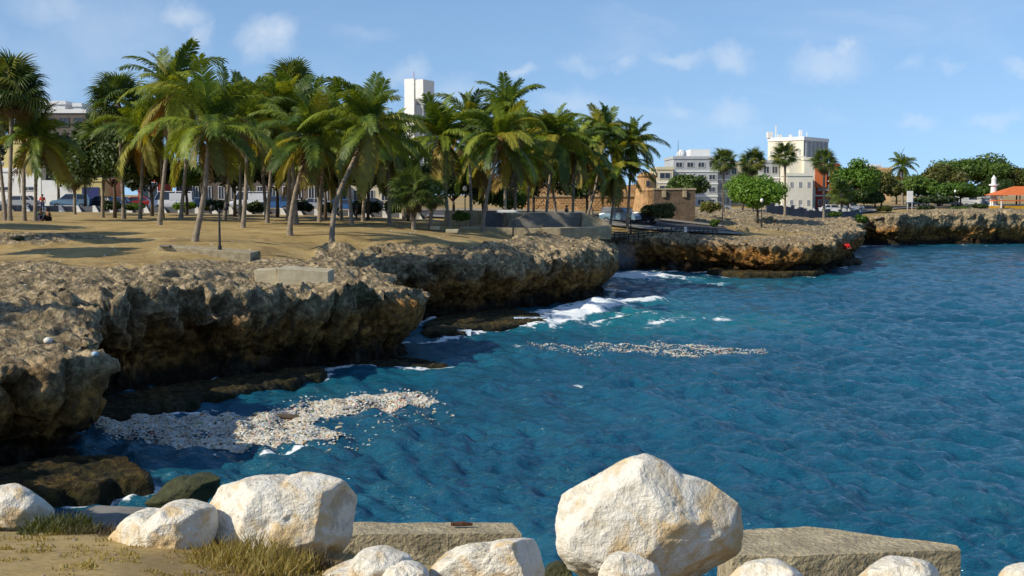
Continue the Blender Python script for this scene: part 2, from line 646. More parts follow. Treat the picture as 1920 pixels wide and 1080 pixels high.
CT = np.array(ctrl)
_d = np.sqrt(((CT[:, None, :2] - CT[None, :, :2]) ** 2).sum(-1) + 0.5)
_A = _d - np.eye(len(CT)) * 0.4
_n = len(CT)
_AA = np.zeros((_n + 1, _n + 1))
_AA[:_n, :_n] = _A
_AA[_n, :_n] = 1
_AA[:_n, _n] = 1
_w = np.linalg.solve(_AA, np.concatenate([CT[:, 2], [0]]))


def base_h(X, Y):
    X = np.asarray(X, dtype=float)
    Y = np.asarray(Y, dtype=float)
    s = X.shape
    X, Y = X.ravel(), Y.ravel()
    o = np.full(X.shape, _w[-1])
    for i in range(_n):
        o += _w[i] * np.sqrt((X - CT[i, 0]) ** 2 + (Y - CT[i, 1]) ** 2 + 0.5)
    o = np.clip(o, 2.0, 12.0)
    return o.reshape(s)


def rock_mask(X, Y, Z, d):
    P3 = np.stack([X, Y, np.zeros_like(X)], -1).reshape(-1, 3)
    n = fbm(P3, 0.16, 3, seed=3).reshape(X.shape)
    lim = 4.40 + 1.0 * sstep(140, 175, Y) + n * 0.55
    m = sstep(0.12, -0.12, Z - lim)
    m = np.maximum(m, sstep(3.4, 2.2, d + n))
    # a patch of rock showing through the sand at the far left
    m = np.maximum(m, sstep(3.2, 2.0, np.hypot((X + 29) * .6, (Y - 74) * .8) + 2 * n) * 0.9)
    m = m * sstep(13, 16, Y)
    return m


def rock_rel(X, Y):
    """relief of the pitted rock flat"""
    P3 = np.stack([X.ravel(), Y.ravel(), 0 * X.ravel()], -1)
    w = np.stack([fbm(P3, 0.7, 2, seed=5), fbm(P3, 0.7, 2, seed=6), 0 * P3[:, 0]], -1) * 0.6
    r1 = ridged(P3 + w, 0.33, 3, seed=8)
    r2 = ridged(P3 + w, 1.1, 3, seed=9)
    pit = sstep(0.10, 0.50, worley(P3 + w, 0.95, seed=2))
    big = fbm(P3, 0.12, 2, seed=12)
    r3 = ridged(P3 + w, 2.3, 3, gain=.7, seed=15)
    o = 0.24 * r1 + 0.26 * r2 + 0.22 * r3 + 0.34 * (pit - 0.75) + 0.26 * big
    return o.reshape(X.shape)


ROAD = np.array([(-140, 158), (-90, 154), (-40, 151), (-10, 150), (10, 150), (26, 151)], float)
ROAD2 = np.array([(22, 206), (48, 216), (76, 236), (130, 250), (260, 272)], float)


def height(X, Y, d=None, rock=True):
    Z = base_h(X, Y)
    rd = sstep(10.5, 13.0, np.minimum(segdist(X, Y, ROAD, closed=False), segdist(X, Y, ROAD2, closed=False)))
    if d is None:
        d = segdist(X, Y, land)
    m = rock_mask(X, Y, Z, d) * rd
    P3 = np.stack([X.ravel(), Y.ravel(), 0 * X.ravel()], -1)
    und = fbm(P3, 0.25, 3, seed=21).reshape(X.shape) * 0.10 + fbm(P3, 2.2, 2, seed=22).reshape(X.shape) * 0.02
    dune = fbm(np.stack([X.ravel(), Y.ravel() * 0.5, 0 * X.ravel()], -1), 0.07, 2, seed=33).reshape(X.shape) * 0.35 * sstep(60, 75, Y) * sstep(150, 120, Y)
    flat_ = 1 - .8 * np.maximum(sstep(4.0, 1.8, np.hypot((X + 9.9) * .8, Y - 59.5)), sstep(5.0, 2.2, np.hypot((X + 16.2) * .8, Y - 66.8)))
    return Z + (und + dune * (1 - m)) * rd + m * flat_ * (rock_rel(X, Y) - 0.12), m


def nonuni(brk):
    out = [brk[0][0]]
    for (a, b, s) in brk:
        n = max(1, int(round((b - a) / s)))
        out.extend(list(a + (b - a) * (np.arange(n) + 1) / n))
    return np.array(out)


gx = nonuni([(-1500, -300, 200), (-300, -100, 20), (-100, -45, 4), (-45, -31, 0.5), (-31, 3, 0.16), (3, 50, 0.36), (50, 110, 0.6), (110, 300, 8), (300, 1500, 150)])
gy = nonuni([(-60, 0, 5), (0, 5, 1), (5, 13, 0.16), (13, 27, 0.5), (27, 78, 0.16), (78, 125, 0.27), (125, 160, 0.5), (160, 230, 0.6), (230, 400, 8), (400, 2500, 150)])
GX, GY = np.meshgrid(gx, gy)
ins = inside(GX.ravel(), GY.ravel(), land).reshape(GX.shape)
dist = segdist(GX, GY, land)
sd = np.where(ins, dist, -dist)
GZ, GM = height(GX, GY, dist)
drop = sstep(1.5, 0.35, sd) * (GY > 11.5) * (GX < 200) + sstep(0.6, -0.2, sd) * ((GY <= 11.5) | (GX >= 200))
drop = np.clip(drop, 0, 1)
GZ = GZ * (1 - drop) + (-2.0) * drop
faces = grid_faces(len(gy), len(gx))
zf = GZ.ravel()[faces].max(axis=1)
faces = faces[zf > -1.8]
V = np.stack([GX.ravel(), GY.ravel(), GZ.ravel()], -1)
used = np.zeros(len(V), bool)
used[faces.ravel()] = True
remap = np.cumsum(used) - 1
V = V[used]
faces = remap[faces]
me = np_mesh('ground', V, faces, [M['ground']], attrs={'rock': GM.ravel()[used]})
ground = tag(link('ground', me), kind='structure')


def gz(x, y):
    X = np.array([float(x)])
    Y = np.array([float(y)])
    return float(height(X, Y)[0][0])


# ---------------------------------------------------------------- the undercut cliff
def smooth1(a, k):
    ker = np.hanning(k + 2)[1:-1]
    ker /= ker.sum()
    p = np.pad(a, (k // 2, k - 1 - k // 2), mode='edge')
    return np.convolve(p, ker, mode='valid')


T = np.gradient(C2[:, :2], axis=0)
T /= np.linalg.norm(T, axis=1)[:, None]
k_ = 25
Tn = np.stack([smooth1(T[:, 0], k_), smooth1(T[:, 1], k_)], -1)
Tn /= np.linalg.norm(Tn, axis=1)[:, None]
Nn = np.stack([Tn[:, 1], -Tn[:, 0]], -1)          # towards the sea
# profile: (offset seaward, height: fraction of h, absolute add)
prof = np.array([(-3.2, 1.0, -.5), (-2.2, 1.0, -.12), (-1.3, 1.0, .03), (-0.6, 1.0, .06), (0.1, 1.0, .02), (0.42, .97, 0), (0.58, .9, 0), (0.6, .78, 0), (0.5, .64, 0),
                 (0.36, .5, 0), (0.08, .38, 0), (-.25, .28, 0), (-.5, .2, 0), (-.6, .12, 0), (-.5, .05, 0), (-.25, 0.0, 0), (-.1, 0, -.3), (0.2, 0, -1.2)])
pl = np.concatenate([[0], np.cumsum(np.hypot(np.diff(prof[:, 0]), np.diff(prof[:, 1] * 3.0 + prof[:, 2])))])
NP_ = 84
pt = np.linspace(0, pl[-1], NP_)
po = np.interp(pt, pl, prof[:, 0])
pf = np.interp(pt, pl, prof[:, 1])
pa = np.interp(pt, pl, prof[:, 2])
po, pf, pa = smooth1(po, 5), smooth1(pf, 5), smooth1(pa, 5)
ns = len(C2)
OVH = C2[:, 3][:, None]
off = po[None, :] * np.where(po[None, :] > -1.0, OVH * 1.25, 1.0)
hh = C2[:, 2][:, None]
zz = hh * pf[None, :] + pa[None, :]
topw = sstep(0.88, 0.985, pf)[None, :]
X = C2[:, 0][:, None] + Nn[:, 0][:, None] * off
Y = C2[:, 1][:, None] + Nn[:, 1][:, None] * off
gh = base_h(X, Y)
zz = zz * (1 - topw) + (gh + pa[None, :]) * topw
# coarse bulges of the whole wall, as buttresses and caves
P0 = np.stack([X.ravel(), Y.ravel(), zz.ravel()], -1)
S1 = P0 * np.array([1, 1, 0.45])
bul = fbm(S1 * np.array([1, 1, .6]), 0.27, 2, seed=41) * 1.7
face_w = (1 - topw).repeat(ns, 0).ravel() * (sstep(-1.2, 0.1, zz)).ravel()
lump = .72 * (worley((P0 + 0.5 * fbm(P0, .8, 2, seed=47)[:, None]) * np.array([1, 1, .6]), 0.62, seed=4) - .55) * 1.15
wv = np.stack([fbm(P0, 0.9, 2, seed=50), fbm(P0, 0.9, 2, seed=51), fbm(P0, 0.9, 2, seed=52)], -1) * 0.5
rid = ridged((P0 + wv) * np.array([1, 1, 0.55]), 0.8, 4, gain=.62, seed=44) * 0.52
det = (worley(P0 + wv, 1.7, seed=6) - .5) * 0.85 + ridged(P0 + wv, 2.6, 3, gain=.75, seed=46) * 0.36
flute = ridged((P0 + wv * .8) * np.array([1, 1, 0.22]), 0.55, 3, gain=.6, seed=57) * 0.75
crack = -sstep(0.10, 0.0, np.abs(perlin((P0 + wv) * np.array([1, 1, .3]), .42, seed=58))) * .55
Pc_ = (P0 + wv * 1.4) * np.array([1, 1, 0.75])
cave = -sstep(0.02, 0.34, fbm(Pc_, 0.40, 3, gain=.5, seed=91)) * 1.5 - sstep(0.05, 0.35, fbm(Pc_, 1.0, 2, seed=95)) * .55
lipw = (sstep(-1.9, -0.2, off)).ravel()
lip_plan = fbm(P0 * np.array([1, 1, .25]), .45, 3, gain=.6, seed=99) * 1.1
bulw = np.maximum(face_w, lipw)
disp = (bul + lip_plan) * bulw + (flute + crack + cave + .45) * face_w + (lump * face_w + rid * 0.8 + det) * (0.25 + 0.75 * face_w)
disp = np.minimum(disp, 0.7 + 0.35 * disp) - 1.05 * face_w
rel = rock_rel(X, Y).ravel()
Nx = np.repeat(Nn[:, 0], NP_)
Ny = np.repeat(Nn[:, 1], NP_)
ew = (sstep(-2.4, -0.6, off)).ravel()
Vx = P0[:, 0] + Nx * disp * ew
Vy = P0[:, 1] + Ny * disp * ew
Vz = P0[:, 2] + rel * topw.repeat(ns, 0).ravel() * 0.9 + (rid * 0.25 + det * 0.5) * face_w + 0.05 + lipw * topw.repeat(ns, 0).ravel() * (ridged(P0, .55, 3, seed=101) - .35) * .55
fc = grid_faces(ns, NP_)
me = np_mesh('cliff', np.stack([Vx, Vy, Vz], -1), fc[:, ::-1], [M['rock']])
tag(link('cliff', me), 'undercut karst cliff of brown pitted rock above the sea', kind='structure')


# ---------------------------------------------------------------- reef shelves at the cliff foot
def shelf(poly, zt, step=0.12, rough=0.1, name='reef_shelf', mat='reef', edge=0.28):
    P = [atz(px, py, zt) for (px, py) in poly]
    P = np.array([(p.x, p.y) for p in P])
    x0, y0 = P.min(0) - 0.4
    x1, y1 = P.max(0) + 0.4
    xs = np.arange(x0, x1, step)
    ys = np.arange(y0, y1, step)
    X, Y = np.meshgrid(xs, ys)
    i = inside(X.ravel(), Y.ravel(), P).reshape(X.shape)
    d = segdist(X, Y, P)
    P3 = np.stack([X.ravel(), Y.ravel(), 0 * X.ravel()], -1)
    n = fbm(P3, 0.9, 3, seed=61).reshape(X.shape)
    s = np.where(i, d, -d) + n * 0.5
    Z = zt + rough * (ridged(P3, 1.2, 3, seed=62).reshape(X.shape) * 1.2 + fbm(P3, 3.5, 2, seed=63).reshape(X.shape))
    Z = Z * sstep(-edge * .5, edge, s) - 0.9 * sstep(edge * .4, -edge * 1.2, s)
    f = grid_faces(len(ys), len(xs))
    f = f[Z.ravel()[f].max(1) > -0.6]
    return np.stack([X.ravel(), Y.ravel(), Z.ravel()], -1), f


shelves = [
    ([(-140, 905), (0, 875), (120, 855), (200, 850), (268, 866), (288, 885), (284, 900), (215, 905), (150, 915), (60, 925), (-140, 940)], 0.5, 0.08),
    ([(150, 768), (200, 742), (330, 720), (440, 705), (560, 690), (612, 688), (604, 704), (560, 714), (470, 728), (440, 740), (390, 742), (380, 752), (300, 764), (240, 776), (170, 786)], 0.28, 0.1),
    ([(640, 676), (740, 668), (800, 676), (845, 684), (838, 690), (740, 688), (640, 690)], 0.08, 0.1),
    ([(800, 600), (860, 585), (940, 578), (985, 582), (1020, 592), (1028, 604), (950, 612), (900, 616), (880, 622), (820, 625), (790, 620)], 0.26, 0.12),
    ([(1320, 500), (1450, 496), (1540, 500), (1548, 508), (1480, 514), (1400, 514), (1330, 508)], 0.45, 0.25),
    ([(1570, 486), (1600, 484), (1620, 488), (1612, 492), (1575, 494)], 0.4, 0.25),
]
VV, FF, off_ = [], [], 0
for (poly, zt, st) in shelves:
    v, f = shelf(poly, zt, st)
    VV.append(v)
    FF.append(f + off_)
    off_ += len(v)
me = np_mesh('reef_shelf', np.concatenate(VV), np.concatenate(FF), [M['reef']])
tag(link('reef_shelf', me), 'low dark algae covered reef ledges along the cliff foot', kind='structure')

# ---------------------------------------------------------------- sea
WN = 46
wr = np.random.RandomState(5)
lam = np.exp(wr.uniform(math.log(0.7), math.log(5.5), WN))
wdir = math.radians(205) + wr.normal(0, 0.8, WN)
wamp = 0.021 * lam ** 0.3 * wr.uniform(0.5, 1.2, WN)
wph = wr.uniform(0, 6.28, WN)


def waves(X, Y, lod=True):
    P3 = np.stack([X.ravel(), Y.ravel(), 0 * X.ravel()], -1)
    wx = X + 1.3 * fbm(P3, 0.13, 2, seed=71).reshape(X.shape)
    wy = Y + 1.3 * fbm(P3, 0.13, 2, seed=72).reshape(X.shape)
    Z = np.zeros_like(X)
    R = np.hypot(X, Y)
    for l, a, am, p in zip(lam, wdir, wamp, wph):
        k = 2 * math.pi / l
        ph = k * (wx * math.cos(a) + wy * math.sin(a)) + p
        s = np.sin(ph)
        fade = np.clip((l / 0.012 - R) / (l / 0.012) * 1.5, 0, 1) if lod else 1.0
        Z += am * (s + 0.25 * np.cos(2 * ph)) * fade
    gust = 1.0 + 0.35 * fbm(P3, 0.05, 2, seed=73).reshape(X.shape)
    chop = ridged(np.stack([wx.ravel() * 1.0, wy.ravel() * 1.5, 0 * wx.ravel()], -1), 0.55, 3, seed=74).reshape(X.shape) * 0.12
    return (Z + chop * np.clip(1.4 - R / 250.0, 0, 1)) * gust


rr = [14.0]
while rr[-1] < 270:
    rr.append(rr[-1] * (1.0031 if rr[-1] > 24 else 1.02))
while rr[-1] < 4000:
    rr.append(rr[-1] * 1.06)
rr = np.array(rr)
th = nonuni([(-2.2, -0.44, 0.05), (-0.44, 0.50, 0.0026), (0.50, 1.75, 0.02)])
R_, T_ = np.meshgrid(rr, th, indexing='ij')
SX = R_ * np.sin(T_)
SY = R_ * np.cos(T_)
SZ = waves(SX, SY)
# breaking swells: (points px,py ; width m ; height m ; foam)
foam = np.zeros_like(SX)
turq = np.zeros_like(SX)
P3 = np.stack([SX.ravel(), SY.ravel(), 0 * SX.ravel()], -1)
fn = fbm(P3, 1.1, 5, gain=0.62, seed=81).reshape(SX.shape)
fr = ridged(P3, 0.8, 4, gain=0.6, seed=82).reshape(SX.shape)
mid = (R_ > 20) & (R_ < 260)


def add_foam(pts, w, amt, h=0.0, tq=0.0, tw=3.0, squash=1.0):
    P = np.array([(atz(a, b).x, atz(a, b).y) for a, b in pts])
    lo, hi = P.min(0) - w * 3 - tw * 3, P.max(0) + w * 3 + tw * 3
    sel = (SX > lo[0]) & (SX < hi[0]) & (SY > lo[1]) & (SY < hi[1])
    if not sel.any():
        return
    d = segdist(SX[sel], SY[sel], P, closed=False)
    g = np.exp(-(d / w) ** 2)
    foam[sel] = np.maximum(foam[sel], amt * g)
    SZ[sel] += h * np.exp(-(d / (w * 1.2)) ** 2) * (1 + 0.5 * fn[sel])
    if tq:
        turq[sel] = np.maximum(turq[sel], tq * np.exp(-(d / tw) ** 2))


add_foam([(985, 612), (1040, 604), (1090, 592), (1135, 580)], 2.1, 1.25, 0.15, 0.5, 5)
add_foam([(930, 618), (1000, 612)], 0.9, 1.1)
add_foam([(1000, 596), (1080, 584), (1135, 566)], 1.6, .95)
add_foam([(1150, 530), (1230, 528), (1300, 524)], 1.8, .62)
add_foam([(1040, 618), (1130, 606), (1200, 596)], 1.4, .6)
add_foam([(800, 640), (850, 636), (930, 622)], .8, .8)
add_foam([(770, 690), (840, 694)], .5, .7)
add_foam([(1100, 577), (1150, 572), (1215, 570)], 1.5, 1.05, 0.4, .8, 4.0)
add_foam([(1120, 590), (1230, 600)], 3.0, 0.2, 0.35, 1.0, 5.5)
add_foam([(1160, 522), (1190, 520), (1215, 522)], 3.4, 1.5, 0.4, .9, 7)
add_foam([(1150, 512), (1250, 509), (1330, 512)], 1.6, 1.1, 0, .6, 6)
add_foam([(1135, 545), (1170, 547)], 1.6, .85)
add_foam([(1140, 560), (1180, 562)], 1.2, .7)
add_foam([(1215, 612), (1270, 606), (1350, 604)], 1.8, .60, 0.0, .7, 6)
add_foam([(1220, 622), (1260, 618)], 1.5, .5)
add_foam([(1330, 519), (1420, 521), (1530, 520)], .8, .9, 0, .4, 4)
add_foam([(1260, 530), (1340, 532)], 1.5, .55, 0, .5, 8)
add_foam([(1530, 512), (1560, 502), (1620, 496)], .9, .9)
add_foam([(1430, 496), (1500, 498)], 1.5, .5)
add_foam([(1614, 462), (1640, 461), (1668, 461)], 1.4, .95)
add_foam([(1680, 462), (1920, 460)], .7, .45)
add_foam([(608, 715), (616, 695), (680, 692), (740, 690), (790, 694)], .45, .85)
add_foam([(395, 745), (435, 740), (470, 736)], .45, 1.0, 0.1)
add_foam([(330, 776), (365, 774)], .5, 1.0, 0.1)
add_foam([(300, 782), (390, 766)], .8, .5)
add_foam([(500, 858), (560, 855)], .28, .95)
add_foam([(150, 948), (210, 940), (275, 932)], .55, .95)
add_foam([(820, 634), (880, 632)], .8, .85)
add_foam([(880, 640), (1100, 655)], 1.0, .42)
add_foam([(960, 652), (1150, 664), (1430, 664)], 1.0, .40)
add_foam([(1000, 712), (1010, 712)], .3, .8)
add_foam([(1060, 718), (1085, 718)], .3, .8)
add_foam([(700, 655), (720, 655)], .3, .6)
add_foam([(600, 800), (840, 742)], 1.6, .33)
add_foam([(230, 830), (640, 835)], .9, .35)
dco = segdist(SX, SY, CS[::4, :2], closed=False)
foam = np.maximum(foam, 0.85 * np.exp(-((dco - .5) / .9) ** 2) * sstep(-.05, .3, fbm(P3, .28, 3, seed=88).reshape(SX.shape)))
turq *= .7
turq = np.maximum(turq, sstep(9, 1, segdist(SX, SY, CS[::6, :2][:], closed=False)) * 0.18)
# scattered small whitecaps on the sharpest crests
_q = np.quantile(SZ[mid], [0.9965, 0.9995])
caps = sstep(_q[0], _q[1], SZ) * sstep(0.0, 0.4, fn + 0.1) * 0.8
fm = foam
fn2 = fbm(P3 * np.array([1, 1.6, 1]), 2.7, 4, gain=0.7, seed=85).reshape(SX.shape)
foamv = sstep(0.40, 0.86, fm * 0.85 + (fn * 0.85 + fn2 * 0.5 + fr * 0.16) * np.clip(fm * 3, 0, 1)) * np.clip(fm * 1.5, 0, 1)
foamv = np.maximum(foamv, caps * 0.7 * mid)
me = np_mesh('sea', np.stack([SX.ravel(), SY.ravel(), SZ.ravel() - 0.02], -1), grid_faces(len(rr), len(th))[:, ::-1], [], attrs={'foam': foamv.ravel(), 'turq': turq.ravel()})
m, t, p, out = new_mat('sea_water')
pos = gpos(t)
at1 = t.nodes.new('ShaderNodeAttribute')
at1.attribute_name = 'foam'
at2 = t.nodes.new('ShaderNodeAttribute')
at2.attribute_name = 'turq'
n0 = noise(t, pos, 0.06, 3.0, 0.5)
deep = mixcol(t, smooth(t, n0, 0.35, 0.65), (0.005, 0.074, 0.136), (0.008, 0.094, 0.170))
c = mixcol(t, at2.outputs['Fac'], deep, (0.006, 0.21, 0.24))
t.links.new(c, p.inputs['Base Color'])
p.inputs['Roughness'].default_value = 0.09
p.inputs['IOR'].default_value = 1.33
p.inputs['Specular IOR Level'].default_value = 0.5
mp = t.nodes.new('ShaderNodeMapping')
mp.inputs['Scale'].default_value = (0.75, 1.7, 1.0)
mp.inputs['Rotation'].default_value = (0, 0, 0.25)
t.links.new(pos, mp.inputs['Vector'])
b1 = noise(t, mp.outputs[0], 1.25, 6.0, 0.58, 0.25)
b2 = noise(t, mp.outputs[0], 5.5, 4.0, 0.6, 0.6)
bump(t, p, math_node(t, 'ADD', b1, math_node(t, 'MULTIPLY', b2, 0.3)), 1.0, 0.36)
fo = t.nodes.new('ShaderNodeBsdfDiffuse')
fo.inputs[0].default_value = (0.80, 0.84, 0.86, 1)
mx = t.nodes.new('ShaderNodeMixShader')
fnz = noise(t, pos, 5.0, 5.0, 0.7)
ff = math_node(t, 'MULTIPLY', smooth(t, math_node(t, 'ADD', at1.outputs['Fac'], math_node(t, 'MULTIPLY', math_node(t, 'SUBTRACT', fnz, 0.5), 2.2)), 0.25, 0.95), 0.88)
ff = math_node(t, 'MULTIPLY', ff, smooth(t, at1.outputs['Fac'], 0.02, 0.2))
t.links.new(ff, mx.inputs[0])
t.links.new(p.outputs[0], mx.inputs[1])
t.links.new(fo.outputs[0], mx.inputs[2])
t.links.new(mx.outputs[0], out.inputs[0])
me.materials.append(m)
tag(link('sea', me), kind='structure')


# ---------------------------------------------------------------- foreground boulders
def ico(sub):
    bm = bmesh.new()
    bmesh.ops.create_icosphere(bm, subdivisions=sub, radius=1.0)
    V = np.array([v.co[:] for v in bm.verts])
    Fa = np.array([[v.index for v in f.verts] for f in bm.faces])
    bm.free()
    return V, Fa


ICO6, ICO6F = ico(6)
ICO5, ICO5F = ico(5)


def boulder(name, outline, D, depth, seed, label, mat='boulder', cuts=(), group=None, fine=True, amp=1.0, cat='boulder'):
    A = np.array([tuple(at(px, py, D)) for px, py in outline])
    xz = A[:, [0, 2]]
    c = (xz.max(0) + xz.min(0)) / 2
    rel = (xz - c) * 0.965
    ang = np.arctan2(rel[:, 1], rel[:, 0])
    rad = np.hypot(rel[:, 0], rel[:, 1])
    o = np.argsort(ang)
    ang, rad = ang[o], rad[o]
    ang = np.concatenate([ang - 2 * math.pi, ang, ang + 2 * math.pi])
    rad = np.concatenate([rad, rad, rad])
    V, Fa = (ICO6, ICO6F) if fine else (ICO5, ICO5F)
    th_ = np.arctan2(V[:, 2], V[:, 0])
    r = np.interp(th_, ang, rad)
    tt_ = np.linspace(-math.pi, math.pi, 361)
    rsm = np.interp(tt_, ang, rad)
    ker = np.hanning(91)
    rsm = np.convolve(np.concatenate([rsm[-91:-1], rsm, rsm[1:91]]), ker / ker.sum(), mode='same')[90:90 + 361]
    r = r + (np.interp(th_, tt_, rsm) - r) * (1 - np.hypot(V[:, 0], V[:, 2]) ** 5)
    m_ = np.hypot(V[:, 0], V[:, 2])
    size = rad.mean()
    k = m_ ** 0.62 * r / np.maximum(m_, 1e-6)
    P = np.stack([V[:, 0] * k, np.sign(V[:, 1]) * np.abs(V[:, 1]) ** 0.85 * depth, V[:, 2] * k], -1)
    # flat cuts: (nx,ny,nz, distance as share of size)
    rs = np.random.RandomState(seed)
    cl_ = list(cuts)
    for i in range(24):
        d_ = rs.normal(size=3)
        d_[1] = (-abs(d_[1]) - 0.5) * (1 if i < 19 else -1)
        d_ /= np.linalg.norm(d_)
        cl_.append((d_[0], d_[1], d_[2], rs.uniform(0.66, 0.86)))
    for (a, b, c_, ds) in cl_:
        n_ = np.array([a, b, c_], float)
        n_ /= np.linalg.norm(n_)
        q = P @ n_
        lim = ds * max(q.max(), 1e-6) if ds > 0.6 or True else ds
        ex = np.maximum(q - lim, 0)
        P = P - n_[None, :] * (ex * 0.93)[:, None] / max(abs(n_[1]), .75) * np.array([abs(n_[1]) * .4 + .35, 1, abs(n_[1]) * .4 + .35])
    nrm = P / np.maximum(np.linalg.norm(P, axis=1)[:, None], 1e-6)
    Q = P / size + seed * 3.3
    dsp = fbm(Q, 1.3, 3, seed=seed) * 0.045 + ridged(Q, 1.7, 5, gain=.6, seed=seed + 3) * 0.055 + fbm(Q, 9.0, 3, gain=.65, seed=seed + 5) * 0.028
    pits = sstep(0.33, 0.12, worley(Q, 3.0, seed=seed)) * sstep(0.1, 0.4, fbm(Q, 1.7, 2, seed=seed + 9)) * 0.05
    edgew = 0.35 + 0.65 * np.clip(np.abs(V[:, 1]) * 1.6, 0, 1)
    P = P + nrm * ((dsp * edgew - pits) * size * amp)[:, None]
    for ax, col_ in ((0, 0), (2, 1)):
        lo_, hi_ = rel[:, col_].min() / .965, rel[:, col_].max() / .965
        P[:, ax] = (P[:, ax] - P[:, ax].min()) / (P[:, ax].max() - P[:, ax].min()) * (hi_ - lo_) + lo_
    me = np_mesh(name, P, Fa, [M[mat]])
    ob = link(name, me, loc=(c[0], D + depth * 0.0, c[1]))
    return tag(ob, label, cat, group)


GB = 'limestone boulders lining the viewpoint'
boulder('boulder', [(1040, 970), (1055, 940), (1100, 905), (1150, 880), (1180, 862), (1230, 858), (1270, 880), (1285, 898), (1310, 900), (1350, 922), (1386, 950),
                    (1392, 990), (1404, 1030), (1392, 1062), (1340, 1092), (1200, 1110), (1085, 1095), (1062, 1045), (1045, 1000)], 9.0, 0.55, 3,
        'large white and ochre boulder with pointed top, right of centre', cuts=[(0.5, -0.6, -0.75, .70), (0.1, -1, 0.35, .75), (-.8, -.6, .2, .82)], group=GB)
boulder('boulder', [(366, 945), (385, 915), (430, 902), (520, 896), (630, 896), (655, 920), (665, 960), (666, 1030), (655, 1064), (610, 1078), (520, 1065), (430, 1028), (395, 1022), (374, 985)],
        9.2, 0.55, 17, 'large flat-topped white boulder with furrowed right side', cuts=[(0.75, -0.7, 0.0, .72), (-.35, -1, 0.25, .78), (.25, -.9, -.5, .75), (0.05, -.2, 1, .80)], group=GB)
boulder('boulder', [(186, 1042), (220, 1005), (290, 970), (360, 946), (398, 958), (402, 1000), (388, 1036), (330, 1058), (240, 1064), (200, 1058)], 8.9, 0.42, 14,
        'low pale boulder sloping down left against the flat-topped one', cuts=[(-.4, -.7, .8, .7)], group=GB)
boulder('boulder', [(-50, 945), (0, 916), (30, 911), (60, 925), (86, 952), (92, 972), (55, 1000), (15, 992), (-50, 985)], 10.4, 0.4, 21,
        'grey-white boulder at the left edge beside a bush', cuts=[(.2, -.7, .6, .75)], group=GB, fine=False)
boulder('boulder', [(796, 1082), (850, 1052), (920, 1032), (975, 1008), (1005, 1018), (1018, 1060), (1022, 1120), (900, 1140), (796, 1120)], 8.4, 0.4, 26,
        'pale ochre boulder below the middle concrete slab', cuts=[(-.3, -.8, .7, .7)], group=GB)
boulder('boulder', [(600, 1092), (660, 1066), (740, 1032), (768, 1052), (775, 1075), (740, 1100), (650, 1120)], 8.2, 0.3, 31,
        'pointed wedge of white rock at the bottom edge', cuts=[(.2, -.9, .4, .7)], group=GB, fine=False)
boulder('boulder', [(712, 1088), (740, 1066), (775, 1060), (800, 1072), (806, 1100), (750, 1120)], 8.0, 0.25, 34,
        'small white stone between the wedge rock and the ochre boulder', group=GB, fine=False)
boulder('boulder', [(1372, 1090), (1400, 1066), (1440, 1056), (1490, 1068), (1512, 1092), (1440, 1125)], 8.3, 0.25, 37,
        'rounded white stone just right of the pointed boulder', group=GB, fine=False)
boulder('boulder', [(1608, 1090), (1650, 1062), (1700, 1052), (1745, 1052), (1766, 1072), (1768, 1100), (1690, 1130)], 8.4, 0.3, 41,
        'pale stone in front of the right concrete slab', group=GB, fine=False)
boulder('boulder', [(1885, 1090), (1905, 1070), (1950, 1062), (1990, 1090), (1930, 1130)], 8.4, 0.25, 43,
        'sliver of pale rock at the bottom right corner', group=GB, fine=False)
boulder('boulder', [(1120, 1080), (1140, 1052), (1180, 1038), (1222, 1046), (1240, 1080), (1230, 1120), (1140, 1120)], 8.35, 0.18, 47,
        'small grey-white rock leaning on the pointed boulder', group=GB, fine=False)
boulder('stone', [(188, 1070), (210, 1060), (240, 1057), (266, 1066), (262, 1078), (200, 1080)], 8.1, 0.1, 52,
        'flat grey stone lying in the dry grass', group='small stones on the viewpoint', fine=False, cat='stone')
boulder('boulder', [(1018, 1088), (1030, 1062), (1052, 1054), (1072, 1068), (1075, 1110), (1020, 1120)], 9.4, 0.25, 55,
        'dark wet rock in the gap beside the pointed boulder', mat='boulder_dark', group='dark rocks at the water', fine=False)
boulder('boulder', [(268, 955), (300, 925), (345, 898), (385, 890), (414, 898), (412, 915), (380, 935), (330, 962), (290, 968)], 31.0, 0.9, 58,
        'dark green mossy rock rising from the water', mat='boulder_dark', group='dark rocks at the water', fine=False, amp=1.4)

# ================================================================ vegetation
def leaf_mat(name, a, b, tr=0.35, rough=0.5, yellow=None):
    m, t, p, out = new_mat(name)
    oi = t.nodes.new('ShaderNodeObjectInfo')
    co = ocoord(t)
    n1 = noise(t, co, 1.7, 4.0, 0.6)
    f = math_node(t, 'ADD', math_node(t, 'MULTIPLY', n1, 0.8), math_node(t, 'MULTIPLY', math_node(t, 'SUBTRACT', oi.outputs['Random'], 0.4), 0.5))
    c = ramp(t, f, [(0.22, b), (0.62, a)])
    if yellow:
        c = mixcol(t, smooth(t, oi.outputs['Random'], 0.74, 0.98), c, yellow)
    t.links.new(c, p.inputs['Base Color'])
    p.inputs['Roughness'].default_value = rough
    p.inputs['Specular IOR Level'].default_value = 0.35
    tl = t.nodes.new('ShaderNodeBsdfTranslucent')
    t.links.new(mixcol(t, 1.0, c, (1.5, 1.35, 0.5), 'MULTIPLY'), tl.inputs[0])
    mx = t.nodes.new('ShaderNodeMixShader')
    mx.inputs[0].default_value = tr
    t.links.new(p.outputs[0], mx.inputs[1])
    t.links.new(tl.outputs[0], mx.inputs[2])
    t.links.new(mx.outputs[0], out.inputs[0])
    return m


